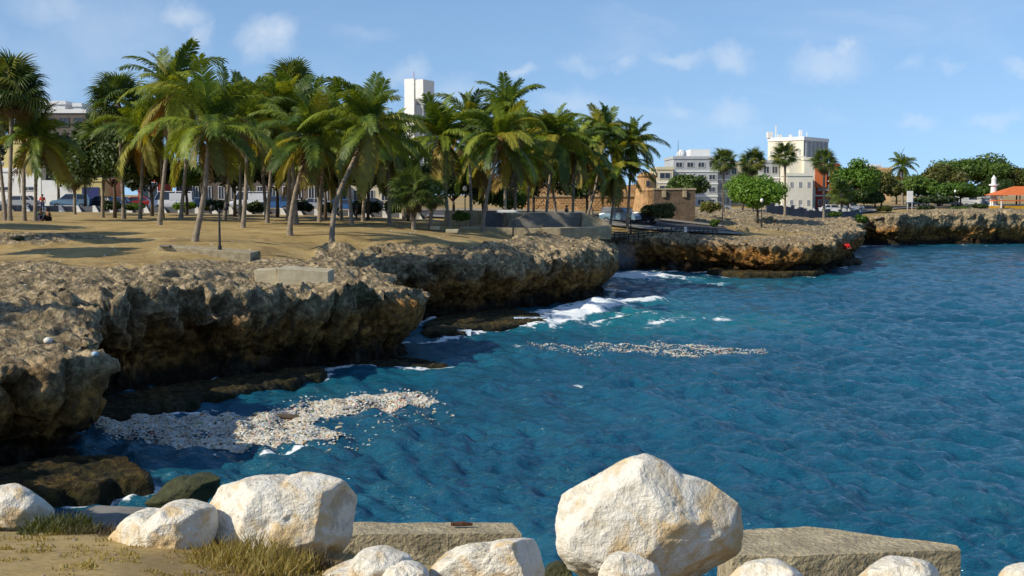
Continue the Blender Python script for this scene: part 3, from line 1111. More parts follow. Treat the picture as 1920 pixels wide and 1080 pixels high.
M['frond'] = leaf_mat('palm_green', (0.225, 0.285, 0.03), (0.05, 0.095, 0.013), 0.35, yellow=(0.32, 0.29, 0.035))
M['frond_old'] = leaf_mat('palm_old', (0.27, 0.23, 0.035), (0.11, 0.12, 0.018), 0.3, yellow=(0.32, 0.18, 0.04))
M['frond_dead'] = leaf_mat('palm_dead', (0.20, 0.125, 0.045), (0.085, 0.055, 0.02), 0.2)
M['dead_scrub'] = leaf_mat('dead_scrub', (0.085, 0.06, 0.03), (0.035, 0.026, 0.013), 0.15)
M['fan'] = leaf_mat('fan_green', (0.12, 0.17, 0.028), (0.04, 0.075, 0.015), 0.3, yellow=(0.19, 0.2, 0.035))
M['leaf'] = leaf_mat('broadleaf', (0.11, 0.18, 0.025), (0.035, 0.065, 0.01), 0.3)
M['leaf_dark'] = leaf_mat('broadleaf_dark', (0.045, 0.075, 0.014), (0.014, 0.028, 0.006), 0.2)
M['leaf_bright'] = leaf_mat('broadleaf_bright', (0.13, 0.24, 0.025), (0.04, 0.09, 0.01), 0.35)
M['leaf_olive'] = leaf_mat('broadleaf_olive', (0.20, 0.20, 0.045), (0.07, 0.08, 0.018), 0.3)
M['dry_grass'] = leaf_mat('dry_grass', (0.42, 0.33, 0.10), (0.26, 0.20, 0.055), 0.3)
M['bark'] = simple('palm_bark', (0.30, 0.25, 0.19), (0.14, 0.11, 0.08), 4.0, 0.9, 0.5, 0.02)
M['bark_dark'] = simple('tree_bark', (0.12, 0.09, 0.06), (0.05, 0.04, 0.03), 4.0, 0.9, 0.5, 0.02)
M['fibre'] = simple('palm_fibre', (0.26, 0.15, 0.06), (0.10, 0.055, 0.02), 8.0, 0.9, 0.5, 0.02)
M['coconut'] = simple('coconut', (0.24, 0.17, 0.04), (0.11, 0.09, 0.02), 8.0, 0.7, 0.3, 0.02)


def frond_mesh(name, e0, e1, L, seed, mat, n=56, lw=0.098, curl=1.15, hang=0.9, thin=0.0):
    """pinnate leaf starting at the origin, growing in the XZ plane from elevation e0 to e1"""
    rs = np.random.RandomState(seed)
    K = 14
    pts = [np.zeros(3)]
    tn = []
    sw = rs.uniform(-0.22, 0.22)
    for k in range(K):
        t = (k + 0.5) / K
        e = math.radians(e0 + (e1 - e0) * t ** curl)
        a = sw * t
        d = np.array([math.cos(e) * math.cos(a), math.cos(e) * math.sin(a), math.sin(e)])
        tn.append(d)
        pts.append(pts[-1] + d * L / K)
    tn.append(tn[-1])
    pts = np.array(pts)
    tn = np.array(tn)
    V, Fq, Ft = [], [], []
    # rachis: thin triangular tube
    for k in range(K + 1):
        r = 0.042 * (1 - k / K) + 0.008
        side = np.cross(tn[k], [0, 0, 1.0])
        side /= max(np.linalg.norm(side), 1e-6)
        upv = np.cross(side, tn[k])
        V += [pts[k] + side * r, pts[k] - side * r, pts[k] - upv * r]
    for k in range(K):
        b = 3 * k
        for j in range(3):
            Fq.append((b + j, b + (j + 1) % 3, b + 3 + (j + 1) % 3, b + 3 + j))
    for i in range(n):
        t = 0.13 + 0.87 * (i + rs.rand() * 0.6) / n
        if rs.rand() < thin:
            continue
        kf = t * K
        k = min(int(kf), K - 1)
        f = kf - k
        pp = pts[k] * (1 - f) + pts[k + 1] * f
        tt = tn[k] * (1 - f) + tn[k + 1] * f
        side = np.cross(tt, [0, 0, 1.0])
        side /= max(np.linalg.norm(side), 1e-6)
        upv = np.cross(side, tt)
        ll = (0.34 + 0.66 * math.sin(math.pi * min(1, t * 0.86 + 0.1)) ** 0.8) * L * 0.235
        for sgn in (-1, 1):
            fw = 0.55 + 0.5 * t + rs.uniform(-.1, .1)
            d0 = side * sgn + tt * fw + upv * rs.uniform(-0.05, 0.30)
            d0 /= np.linalg.norm(d0)
            g = np.array([0, 0, -1.0])
            d1 = d0 + g * hang * rs.uniform(0.3, 0.8)
            d1 /= np.linalg.norm(d1)
            d2 = d1 + g * hang * rs.uniform(0.7, 1.3)
            d2 /= np.linalg.norm(d2)
            l_ = ll * rs.uniform(0.8, 1.1)
            a0 = pp + side * sgn * 0.02
            a1 = a0 + d0 * l_ * 0.35
            a2 = a1 + d1 * l_ * 0.35
            a3 = a2 + d2 * l_ * 0.3
            w = tt * lw * 0.5
            b = len(V)
            V += [a0 - w * .7, a0 + w * .7, a1 - w, a1 + w, a2 - w * .75, a2 + w * .75, a3]
            Fq += [(b, b + 1, b + 3, b + 2), (b + 2, b + 3, b + 5, b + 4)]
            Ft.append((b + 4, b + 5, b + 6))
    return np_mesh(name, np.array(V), [np.array(Fq), np.array(Ft)], [mat], smooth_=False)


FR = {}
for s in range(3):
    FR['spear', s] = frond_mesh('frond_upright', 84, 38, 3.5, 10 + s, M['frond'], hang=0.25, n=48, curl=1.7)
    FR['high', s] = frond_mesh('frond_high', 62, -22, 4.2, 20 + s, M['frond'], hang=0.6, curl=1.4)
    FR['mid', s] = frond_mesh('frond_arching', 32, -62, 4.4, 30 + s, M['frond'], hang=0.95, curl=1.1)
    FR['low', s] = frond_mesh('frond_drooping', -2, -80, 4.2, 40 + s, M['frond'], hang=0.95, curl=.9)
    FR['old', s] = frond_mesh('frond_yellow', -28, -86, 3.9, 50 + s, M['frond_old'], hang=0.9, curl=.8)
    FR['dead', s] = frond_mesh('frond_dead', -55, -89, 3.2, 60 + s, M['frond_dead'], n=34, hang=0.5, curl=.7, thin=0.3)


def trunk_mesh(name, path, r0, r1, mat, rings=40, n=9, seed=0, flare=0.6):
    rs = np.random.RandomState(seed)
    P = np.array([tuple(p) for p in path], float)
    Pc = catmull(P, 8)
    a = np.concatenate([[0], np.cumsum(np.linalg.norm(np.diff(Pc, axis=0), axis=1))])
    s = np.linspace(0, a[-1], rings)
    Q = np.stack([np.interp(s, a, Pc[:, k]) for k in range(3)], -1)
    V = []
    for k in range(rings):
        t = k / (rings - 1)
        r = r0 + (r1 - r0) * t ** 0.7 + flare * r0 * math.exp(-t * 16)
        r *= 1.0 + (0.07 if k % 2 else -0.04) + rs.uniform(-.03, .03)
        tg = Q[min(k + 1, rings - 1)] - Q[max(k - 1, 0)]
        tg /= np.linalg.norm(tg)
        x = np.cross(tg, [0, 1, 0])
        x /= np.linalg.norm(x)
        y = np.cross(tg, x)
        for j in range(n):
            an = 2 * math.pi * j / n
            V.append(Q[k] + (x * math.cos(an) + y * math.sin(an)) * r)
    Fq = []
    for k in range(rings - 1):
        for j in range(n):
            Fq.append((k * n + j, k * n + (j + 1) % n, (k + 1) * n + (j + 1) % n, (k + 1) * n + j))
    return np_mesh(name, np.array(V), np.array(Fq), [mat])


mb = MB()
for k in range(9):
    a = k * 2.4
    mb.ball((0.26 * math.cos(a), 0.26 * math.sin(a), -0.22 - 0.06 * (k % 3)), 0.13, 7, 5, (1, 1, 1.2))
COCO = mb.mesh('coconut_cluster', M['coconut'], True)
mb = MB()
mb.tube([(0, 0, -0.75), (0, 0, -0.35), (0, 0, 0.1), (0, 0, 0.5)], [0.16, 0.30, 0.26, 0.05], 9)
for k in range(14):
    a = k * 2.4
    mb.tube([(0.1 * math.cos(a), 0.1 * math.sin(a), 0.0), (0.34 * math.cos(a), 0.34 * math.sin(a), 0.15 - .03 * (k % 4)), (0.62 * math.cos(a), 0.62 * math.sin(a), 0.05 - .16 * (k % 4))], [.06, .05, .015], 4)
HEART = mb.mesh('crown_heart', M['fibre'], True)


def coconut_palm(base, head, label, group, sc=1.0, seed=0, bend=0.0, nf=26, old=4, dead=2, wind=(0.0, 0.0), tr=0.15, detail=True):
    rs = np.random.RandomState(seed + 1000)
    base = Vector(base)
    head = Vector(head)
    root = empty('coconut_palm', base, label, 'palm tree', group)
    h = head - base
    path = [(0, 0, -0.4), (h.x * (0.10 + bend * .55), h.y * .1, h.z * 0.12), (h.x * (0.38 + bend), h.y * .35, h.z * 0.42), (h.x * (0.74 + bend * .5), h.y * .72, h.z * 0.76), (h.x, h.y, h.z)]
    link('trunk', trunk_mesh('trunk', path, tr, tr * 0.62, M['bark'], seed=seed), root)
    link('crown_heart', HEART, root, loc=h, scale=(sc, sc, sc))
    if detail:
        link('coconut_cluster', COCO, root, loc=h, rot=(0, 0, rs.uniform(0, 6)), scale=(sc, sc, sc))
    nl_ = 3 if detail else 4
    nh = int((nf - old - dead - nl_ - 5) * .55)
    kinds = ['spear'] * 5 + ['high'] * nh + ['mid'] * (nf - 5 - nh - old - dead - nl_) + ['low'] * nl_ + ['old'] * old + ['dead'] * dead
    az0 = rs.uniform(0, 6)
    for i, k in enumerate(kinds):
        az = az0 + i * 2.39996 + rs.uniform(-.2, .2)
        s = sc * rs.uniform(0.74, 1.12)
        # the wind swings the leaves and lifts or presses them
        wx, wy = wind
        lean = wx * math.cos(az) + wy * math.sin(az)
        az += (-wx * math.sin(az) + wy * math.cos(az)) * 0.5
        o = link('frond', FR[k, rs.randint(3)], root, loc=h + Vector((0, 0, 0.05)), rot=(rs.uniform(-.4, .4), rs.uniform(-.28, .28) - lean * 0.25, az), scale=(s, s, s))
    return root


def fan_mesh(name, seed, mat, nseg=26, R=0.95, pet=0.9, droop=0.35):
    rs = np.random.RandomState(seed)
    V, Fq, Ft = [], [], []
    # petiole
    for k in range(4):
        t = k / 3
        c = np.array([pet * t, 0, -0.12 * t * t])
        V += [c + [0, .02, 0], c + [0, -.02, 0], c + [0, 0, -.03]]
    for k in range(3):
        b = 3 * k
        for j in range(3):
            Fq.append((b + j, b + (j + 1) % 3, b + 3 + (j + 1) % 3, b + 3 + j))
    c = np.array([pet, 0, -0.12])
    for i in range(nseg):
        a = math.radians(-128 + 256 * (i + .5) / nseg)
        r = R * (0.82 + 0.18 * math.cos(a)) * rs.uniform(.9, 1.08)
        da = math.radians(256 / nseg) * 0.62
        zf = -0.10 * (1 - math.cos(a))
        def q(rr_, aa, z):
            return c + np.array([rr_ * math.cos(aa), rr_ * math.sin(aa), z])
        b = len(V)
        V += [c, q(r * .5, a - da / 2 * 1.5, zf + 0.05), q(r * .5, a + da / 2 * 1.5, zf + 0.05), q(r * .5, a, zf + 0.09), q(r * .8, a - da * .3, zf - droop * .3), q(r * .8, a + da * .3, zf - droop * .3), q(r, a, zf - droop * rs.uniform(.6, 1.4))]
        Ft += [(b, b + 1, b + 3), (b, b + 3, b + 2), (b + 1, b + 4, b + 3), (b + 3, b + 5, b + 2), (b + 3, b + 4, b + 5), (b + 4, b + 6, b + 5)]
    return np_mesh(name, np.array(V), [np.array(Fq), np.array(Ft)], [mat], smooth_=False)


FAN = [fan_mesh('fan_leaf', 70 + i, M['fan'], droop=(0.2, 0.4, 0.55)[i]) for i in range(3)]
FAND = [fan_mesh('dead_fan_leaf', 80 + i, M['frond_dead'], droop=0.6) for i in range(2)]


def fan_palm(base, head, label, group, sc=1.0, seed=0, n=38, dead=8, tr=0.17):
    rs = np.random.RandomState(seed + 2000)
    base = Vector(base)
    head = Vector(head)
    root = empty('fan_palm', base, label, 'palm tree', group)
    h = head - base
    path = [(0, 0, -0.4), (h.x * .2, h.y * .2, h.z * .25), (h.x * .6, h.y * .6, h.z * .6), tuple(h)]
    link('trunk', trunk_mesh('trunk', path, tr, tr * 0.8, M['bark'], seed=seed, rings=24), root)
    for i in range(n + dead):
        isd = i >= n
        az = i * 2.39996 + rs.uniform(-.2, .2)
        el = math.radians(88 - 125 * (i / n) ** 0.85) if not isd else math.radians(rs.uniform(-80, -50))
        s = sc * rs.uniform(.85, 1.15) * (0.8 if isd else 1)
        me_ = FAND[rs.randint(2)] if isd else FAN[rs.randint(3)]
        link('fan_leaf', me_, root, loc=h, rot=(rs.uniform(-.5, .5), -el, az), scale=(s, s, s))
    return root


def clump_mesh(name, rx, ry, rz, nleaf, size, seed, mat, nb=16, flat=0.0, hollow=0.55):
    """leaves on the shells of many overlapping lumps"""
    rs = np.random.RandomState(seed)
    C = rs.normal(size=(nb, 3))
    C /= np.linalg.norm(C, axis=1)[:, None]
    C *= rs.uniform(0.25, 0.78, nb)[:, None]
    if flat:
        C[:, 2] = np.abs(C[:, 2]) * (1 - flat) + rs.uniform(-.1, .2, nb)
    Rb = rs.uniform(0.24, 0.44, nb)
    k = rs.choice(nb, nleaf, p=Rb ** 2 / (Rb ** 2).sum())
    d = rs.normal(size=(nleaf, 3))
    d /= np.linalg.norm(d, axis=1)[:, None]
    r = rs.uniform(hollow, 1.08, nleaf)[:, None]
    P = (C[k] + d * Rb[k][:, None] * r) * np.array([rx, ry, rz])
    # leaf quads, mostly facing outward/up
    nrm = d + rs.normal(size=(nleaf, 3)) * 0.6 + np.array([0, 0, .4])
    nrm /= np.linalg.norm(nrm, axis=1)[:, None]
    a = np.cross(nrm, rs.normal(size=(nleaf, 3)))
    a /= np.linalg.norm(a, axis=1)[:, None]
    b = np.cross(nrm, a)
    s = size * rs.uniform(0.6, 1.3, nleaf)[:, None]
    V = np.stack([P - a * s, P - b * s * .5, P + a * s, P + b * s * .5], 1).reshape(-1, 3)
    Fq = np.arange(nleaf * 4).reshape(-1, 4)
    return np_mesh(name, V, Fq, [mat], smooth_=False), C * np.array([rx, ry, rz])


def broadleaf(px, D, ytop, wpx, label, mat='leaf', seed=0, nleaf=5000, size=None, base_py=None, group=None, name='broadleaf_tree', flat=0.3, low=0.32, tr=0.2, cat='tree', zb=None):
    """px: middle of the crown, ytop: its top, wpx: crown width in the photograph"""
    b = at(px, 400, D)
    z = gz(b.x, D) if zb is None else zb
    top = at(px, ytop, D).z
    H = top - z
    w = wpx / F * D / 2
    rz = H * (1 - low) / 2 * 1.1
    cz = z + H - rz * 0.95
    root = empty(name, (b.x, D, z), label, cat, group)
    me_, C = clump_mesh('crown', w, w * .8, rz, nleaf, size or max(0.10, D * 0.0013) * (1.35 if mat == 'leaf_dark' else 1), seed, M[mat], flat=flat, nb=int(14 + w * 1.2))
    cr = link('crown', me_, root, loc=(0, 0, cz - z))
    tag(cr, kind='stuff')
    if cat != 'bush':
        mb = MB()
        hc = cz - z
        mb.tube([(0, 0, -.4), (0.05, 0, hc * .45), (-.05, 0, hc * .75)], [tr, tr * .75, tr * .6], 7)
        for k in range(0, min(6, len(C))):
            c = C[k]
            mb.tube([(-.05, 0, hc * .6), (c[0] * .5, c[1] * .5, hc * .75 + c[2] * .2), (c[0], c[1], hc + c[2])], [tr * .5, tr * .35, tr * .15], 5)
        mb.build('trunk', M['bark_dark'], root, smooth_=True)
    return root


# ---- coconut palms. base px,py (on the ground) or distance; head px,py
GP = 'coconut palms in the seafront park'


def groundpoint(px, D):
    b = at(px, 400, D)
    return Vector((b.x, D, gz(b.x, D)))


palms = [
    # base px, D, head px, head py, scale, bend, seed, label
    (362, 73.5, 393, 243, 1.10, 0.25, 1, 'large coconut palm in front at left, beside the lamp post, wide arching fronds'),
    (626, 79, 694, 238, 1.08, -0.30, 2, 'coconut palm with strongly curved trunk rising from a bent foot'),
    (543, 84, 580, 266, 1.02, -.12, 3, 'coconut palm with leaning trunk and one long frond reaching left'),
    (298, 93, 322, 180, 1.15, 0.05, 4, 'tallest coconut palm, slim leaning trunk, behind the front left palm'),
    (454, 92, 462, 232, 1.0, 0.6, 5, 'coconut palm with thin pale trunk between the lamp post and the leaning palm'),
    (500, 100, 512, 242, 1.1, 0.1, 6, 'shaded coconut palm under the tall fan palm'),
    (598, 104, 610, 232, 1.1, 0.1, 7, 'dark coconut palm behind the palm with a long left frond'),
    (660, 98, 650, 272, 1.05, 0.1, 8, 'shaded coconut palm just left of the curved trunk palm head'),
    (730, 100, 728, 268, 1.0, 0.1, 9, 'coconut palm with brown hanging fronds right of the curved palm'),
    (905, 103, 937, 264, 1.02, -0.1, 10, 'coconut palm with dark vertical trunk before the low stone wall'),
    (946, 116, 950, 216, 1.02, 0.1, 11, 'tall coconut palm with narrow top, middle of the grove'),
    (842, 108, 828, 265, 1.15, 0.1, 12, 'coconut palm right below the white tower'),
    (884, 116, 880, 235, 1.05, 0.1, 13, 'coconut palm with a dark upright spear of fronds'),
    (1022, 124, 1040, 262, 1.15, -0.1, 14, 'broad coconut palm above the concrete bunker wall'),
    (1072, 130, 1078, 290, 1.1, 0.1, 15, 'coconut palm half hidden between two crowns over the fort wall'),
    (1092, 140, 1132, 256, 1.1, 0.2, 16, 'coconut palm with thin upright leaves near the right end of the grove'),
    (1142, 138, 1156, 322, 1.12, 0.1, 17, 'lowest coconut palm, crown hanging before the fort wall'),
    (1176, 142, 1184, 276, 1.05, 0.1, 18, 'rightmost coconut palm of the grove beside the fort turret'),
    (1112, 143, 1100, 300, 1.02, 0.1, 19, 'shaded coconut palm deep behind the lowest one'),
    (990, 130, 992, 275, 1.2, 0.1, 20, 'small dark coconut palm between the tall narrow and the broad one'),
    (262, 108, 268, 250, 1.1, 0.1, 21, 'shaded coconut palm left of the tallest palm'),
    (420, 108, 436, 252, 1.1, 0.1, 22, 'shaded coconut palm behind the right fronds of the front palm'),
    (556, 98, 545, 218, 1.05, 0.1, 23, 'upper coconut crown tangled under the tall fan palm'),
    (758, 114, 752, 300, 1.0, 0.2, 24, 'low coconut palm with rusty fronds at the foot of the tower'),
    (65, 100, 68, 265, 1.05, 0.1, 25, 'coconut palm with yellowing fronds near the left edge'),
    (338, 104, 356, 222, 1.1, 0.1, 26, 'dark coconut palm behind the front palm crown'),
    (680, 108, 690, 290, 1.1, 0.0, 27, 'deep shaded coconut palm behind the curved palm trunk'),
    (500, 112, 480, 210, 1.05, 0.0, 28, 'coconut palm rising behind the shaded crowns left of the fan palm'),
    (600, 118, 590, 300, 1.1, 0.0, 29, 'low dark coconut palm behind the leaning trunk'),
    (305, 118, 300, 240, 1.1, 0.0, 30, 'shaded coconut palm right behind the slim leaning trunk'),
    (915, 126, 905, 290, 1.15, 0.0, 31, 'low coconut palm between the two crowns right of the tower'),
    (1048, 134, 1028, 300, 1.1, 0.0, 32, 'low coconut palm in the shade of the broad one'),
    (640, 116, 632, 235, 1.0, 0.0, 33, 'coconut palm peeping out left of the curved palm crown'),
    (965, 120, 968, 300, 1.1, 0.0, 34, 'low coconut palm left of the bunker hanging over the wall'),
    (10, 104, -12, 190, 1.1, 0.0, 35, 'coconut palm mostly outside the left edge'),
    (450, 118, 452, 215, 1.0, 0.0, 36, 'coconut palm with dark head between front palm and shaded crowns'),
]
for (bx, D, hx, hy, s, bend, sd_, lab) in palms:
    b = groundpoint(bx, D)
    hd = at(hx, hy, D + (sd_ % 3 - 1) * 0.6)
    coconut_palm(b, hd, lab, GP, s, sd_, bend, nf=29 if D < 95 else 33, old=5 if sd_ % 2 else 4, dead=3, wind=(-0.25, .1) if sd_ % 3 else (0.1, 0), tr=0.19 if D < 90 else .17)

fans = [
    (540, 108, 548, 162, 1.35, 44, 'tall fan palm standing above the coconut grove', 6),
    (18, 98, 22, 168, 1.7, 44, 'tall fan palm cut by the left edge', 10),
    (232, 112, 222, 188, 1.6, 44, 'fan palm with full round crown left of the tallest palm', 12),
    (140, 128, 140, 326, 1.3, 30, 'short fan palm with pale trunk in front of the parked car', 6),
    (45, 106, 44, 215, 1.5, 36, 'second fan palm at the left edge, lower and behind', 10),
    (192, 120, 196, 262, 1.5, 36, 'low fan palm beside the shaded apartment block', 10),
    (775, 96, 776, 362, 1.15, 30, 'squat fan palm with thick leaf bases at the dune edge', 4),
    (806, 97, 812, 366, .8, 22, 'slim young fan palm beside the squat one', 3),
    (1356, 185, 1357, 303, 1.25, 34, 'leftmost of the far fan palms, by the dark lamp post', 5),
    (1411, 188, 1411, 306, 1.35, 34, 'far fan palm rising behind the bright green tree', 8),
    (1472, 186, 1472, 292, 1.25, 34, 'far fan palm in front of the white office block', 4),
    (1545, 190, 1545, 304, 1.25, 34, 'far fan palm in front of the red building', 6),
    (1578, 195, 1578, 362, 1.3, 26, 'short fan palm right of the red building', 4),
]
for i, (bx, D, hx, hy, s, n, lab, dd) in enumerate(fans):
    fan_palm(groundpoint(bx, D), at(hx, hy, D), lab, 'fan palms along the seafront', s, i, n, dd, tr=0.17 if D < 150 else .2)

# ---- broadleaf trees and bushes
trees = [
    # px, D, ytop, wpx, label, mat, seed, leaves, flat, low
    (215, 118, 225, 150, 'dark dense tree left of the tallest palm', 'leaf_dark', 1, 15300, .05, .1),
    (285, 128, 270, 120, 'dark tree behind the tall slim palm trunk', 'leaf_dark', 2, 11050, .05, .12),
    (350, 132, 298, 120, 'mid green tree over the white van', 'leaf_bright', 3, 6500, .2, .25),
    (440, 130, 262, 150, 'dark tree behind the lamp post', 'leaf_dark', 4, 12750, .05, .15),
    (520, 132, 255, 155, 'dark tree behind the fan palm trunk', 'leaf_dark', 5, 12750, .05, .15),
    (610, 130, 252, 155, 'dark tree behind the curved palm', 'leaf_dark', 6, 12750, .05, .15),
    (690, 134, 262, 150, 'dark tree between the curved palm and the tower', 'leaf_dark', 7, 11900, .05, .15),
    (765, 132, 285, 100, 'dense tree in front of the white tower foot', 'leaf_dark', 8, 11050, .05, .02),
    (850, 140, 285, 130, 'leafy tree behind the middle palms', 'leaf_dark', 9, 11050, .05, .02),
    (905, 142, 330, 110, 'bright green hedge tree above the low stone wall', 'leaf_bright', 10, 5500, .2, .15),
    (955, 142, 345, 80, 'round bright green shrub tree left of the fort wall', 'leaf_bright', 11, 4500, .2, .1),
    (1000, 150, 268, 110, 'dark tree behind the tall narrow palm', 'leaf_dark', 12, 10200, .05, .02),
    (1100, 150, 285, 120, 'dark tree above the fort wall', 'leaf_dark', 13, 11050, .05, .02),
    (1420, 168, 328, 145, 'bright green spreading tree on the rocky flat', 'leaf_bright', 14, 13000, .12, .0),
    (1285, 200, 318, 82, 'green tree in front of the grey apartments', 'leaf', 15, 5500, .2, .1),
    (1392, 205, 322, 60, 'green tree behind the bright spreading one', 'leaf', 16, 4000, .2, .1),
    (1600, 226, 302, 110, 'light green tree right of the red building', 'leaf_bright', 17, 9000, .1, .08),
    (1652, 236, 322, 100, 'olive tree left of the white sign', 'leaf_olive', 18, 9000, .1, .05),
    (1590, 215, 352, 70, 'low green tree before the light green one', 'leaf', 19, 4500, .1, .1),
    (1820, 262, 288, 175, 'great domed tree with dark top at right', 'leaf', 20, 15000, .25, .12),
    (1765, 250, 308, 110, 'wide green tree left of the great domed one', 'leaf_olive', 21, 9000, .15, .1),
    (1722, 240, 332, 90, 'green tree behind the white sign', 'leaf', 22, 8000, .1, .08),
    (1800, 236, 340, 120, 'low spreading tree under the great dome', 'leaf_bright', 23, 9000, .2, .15),
    (1905, 262, 304, 110, 'green tree behind the orange roof', 'leaf_olive', 24, 9000, .2, .08),
    (1868, 252, 330, 80, 'small tree behind the white column', 'leaf', 25, 6000, .1, .05),
    (1990, 255, 300, 150, 'large tree beyond the right edge', 'leaf', 26, 6000, .2, .1),
    (1680, 258, 330, 80, 'brownish tree beneath the far coconut palm', 'leaf_olive', 27, 6000, .1, .05),
    (1640, 228, 360, 70, 'low dark tree at the rocks left of the sign', 'leaf_dark', 31, 5000, .1, .05),
    (1760, 232, 366, 90, 'low dark tree beneath the wide green one', 'leaf_dark', 32, 5000, .1, .1),
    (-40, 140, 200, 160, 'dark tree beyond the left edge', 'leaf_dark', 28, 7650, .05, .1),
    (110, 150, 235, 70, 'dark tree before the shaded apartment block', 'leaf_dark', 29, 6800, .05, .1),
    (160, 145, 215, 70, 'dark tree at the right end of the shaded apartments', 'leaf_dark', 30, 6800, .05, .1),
]
for (px, D, yt, w, lab, mt, sd_, nl, fl, lo) in trees:
    broadleaf(px, D, yt, w, lab, mt, sd_ + 300, nl, None, flat=fl, low=lo, group='broadleaf trees along the seafront')
for (px, D, yt, w, lab, mt, sd_, nl) in [
    (1236, 148, 376, 84, 'rounded olive bush in front of the dark bastion', 'leaf_olive', 1, 3500),
    (1330, 172, 374, 40, 'small round bush behind the lamp post', 'leaf_olive', 2, 1800),
    (1565, 178, 396, 30, 'small green bush before the dark retaining wall', 'leaf_bright', 3, 900),
    (1612, 186, 400, 30, 'small green bush on the far rocks', 'leaf_bright', 4, 900),
    (1340, 152, 410, 26, 'tiny bush at the end of the railing', 'leaf', 5, 900),
    (868, 112, 393, 40, 'low grey green weeds at the low stone wall', 'leaf', 6, 900),
    (995, 97, 447, 22, 'small green tuft on the rocks below the bunker', 'leaf_bright', 7, 600),
    (1655, 215, 386, 34, 'low shrub on the far rock edge left of the sign', 'leaf_olive', 12, 900),
    (1735, 217, 387, 46, 'low shrub on the far rock edge right of the sign', 'leaf_dark', 13, 1200),
    (1800, 219, 388, 40, 'low shrub on the far rock edge below the great dome', 'leaf', 14, 1200),
    (1835, 220, 384, 30, 'dark shrub left of the white column', 'leaf_dark', 15, 900),
    (250, 137, 378, 50, 'low shrub at the wall left of the slim leaning trunk', 'leaf', 30, 2200),
    (345, 136, 376, 44, 'bright shrub at the wall left of the front palm', 'leaf_bright', 31, 2200),
    (405, 135, 372, 60, 'dark shrub at the wall behind the lamp post', 'leaf_dark', 32, 2200),
    (478, 137, 378, 46, 'dark shrub at the wall behind the thin pale trunk', 'leaf_dark', 33, 2200),
    (560, 136, 374, 56, 'dark shrub at the wall behind the leaning trunk', 'leaf_dark', 34, 2200),
    (618, 135, 378, 40, 'green shrub at the wall left of the curved trunk', 'leaf', 35, 2200),
    (690, 137, 372, 66, 'broad dark shrub at the wall right of the curved trunk', 'leaf_dark', 36, 2200),
    (742, 136, 370, 50, 'shrub behind the squat fan palm', 'leaf', 37, 2200),
    (205, 135, 376, 46, 'dark shrub at the wall right of the blue grey car', 'leaf_dark', 38, 2200),
    (20, 72, 452, 60, 'dark scrub at the left edge of the dune', 'leaf_dark', 8, 1800),
    (35, 55.5, 510, 30, 'small dark scrub on the rocks at the left', 'leaf_dark', 9, 700),
    (300, 55, 526, 46, 'dry olive scrub on the rock flat', 'leaf_olive', 10, 900)]:
    broadleaf(px, D, yt, w, lab, mt, sd_ + 500, nl, None, flat=.3, low=0.0, group='bushes on the shore', name='bush', cat='bush')
# far coconut palm at right
coconut_palm(groundpoint(1692, 250), at(1692, 312, 250), 'far coconut palm rising above the olive trees at right', 'distant palms', .95, 77, .1, nf=26, tr=.24)
# off to the left, outside the picture: park trees that shade the rocks
for (x, y, h, w, sd_, lab) in [(-27, 38, 8.5, 7.0, 1, 'leafy tree outside the left edge shading the near rocks'), (-34, 70, 9.5, 6.0, 2, 'leafy tree outside the left edge shading the dune'),
                               (-38, 77, 10, 7.0, 3, 'second leafy tree outside the left edge by the dune'), (-33, 63, 9.5, 5.0, 4, 'small tree outside the left edge above the rocks'),
                               (-44, 84, 10, 7.0, 5, 'rear leafy tree outside the left edge beyond the dune')]:
    z = gz(x, y)
    root = empty('broadleaf_tree', (x, y, z), lab, 'tree', 'trees outside the left edge')
    me_, C = clump_mesh('crown', w * .55, w * .5, h * .3, 7000, .24, 900 + sd_, M['leaf'], flat=.3)
    tag(link('crown', me_, root, loc=(0, 0, h * .72)), kind='stuff')
    MB().tube([(0, 0, -.4), (0.1, 0, h * .4), (0, 0, h * .7)], [.25, .2, .12], 7).build('trunk', M['bark_dark'], root, smooth_=True)

# ---- scrubby grass at the viewpoint
def tuft_mesh(name, pts, seed, mat, hgt=0.16, per=60, spread=0.12, w=0.006):
    rs = np.random.RandomState(seed)
    V, Ft, Fq = [], [], []
    for (x, y, z, s) in pts:
        for i in range(per):
            r = spread * s * math.sqrt(rs.rand())
            a = rs.uniform(0, 6.28)
            px, py = x + r * math.cos(a), y + r * math.sin(a)
            h = hgt * s * rs.uniform(.5, 1.2)
            l = rs.uniform(0.1, 0.9) * h
            b = rs.uniform(0, 6.28)
            dx, dy = l * math.cos(b), l * math.sin(b)
            c = rs.uniform(0, 3.14)
            wx, wy = w * math.cos(c), w * math.sin(c)
            k = len(V)
            V += [(px - wx, py - wy, z), (px + wx, py + wy, z), (px + dx * .4 - wx * .7, py + dy * .4 - wy * .7, z + h * .6), (px + dx * .4 + wx * .7, py + dy * .4 + wy * .7, z + h * .6), (px + dx, py + dy, z + h)]
            Fq.append((k, k + 1, k + 3, k + 2))
            Ft.append((k + 2, k + 3, k + 4))
    return np_mesh(name, np.array(V), [np.array(Fq), np.array(Ft)], [mat], smooth_=False)


rs = np.random.RandomState(3)
P_ = []
for i in range(420):
    x = rs.uniform(-4.2, -1.2)
    y = rs.uniform(5.4, 9.6)
    P_.append((x, y, 0, rs.uniform(.1, .26)))
XY = np.array([(a, b) for a, b, _, _ in P_])
hz = height(XY[:, 0], XY[:, 1])[0]
P_ = [(a, b, float(z) - .01, s) for (a, b, _, s), z in zip(P_, hz)]
tag(link('dry_grass', tuft_mesh('dry_grass', P_, 4, M['dry_grass'], per=26, spread=.4)), 'short dry grass of the viewpoint', kind='stuff')


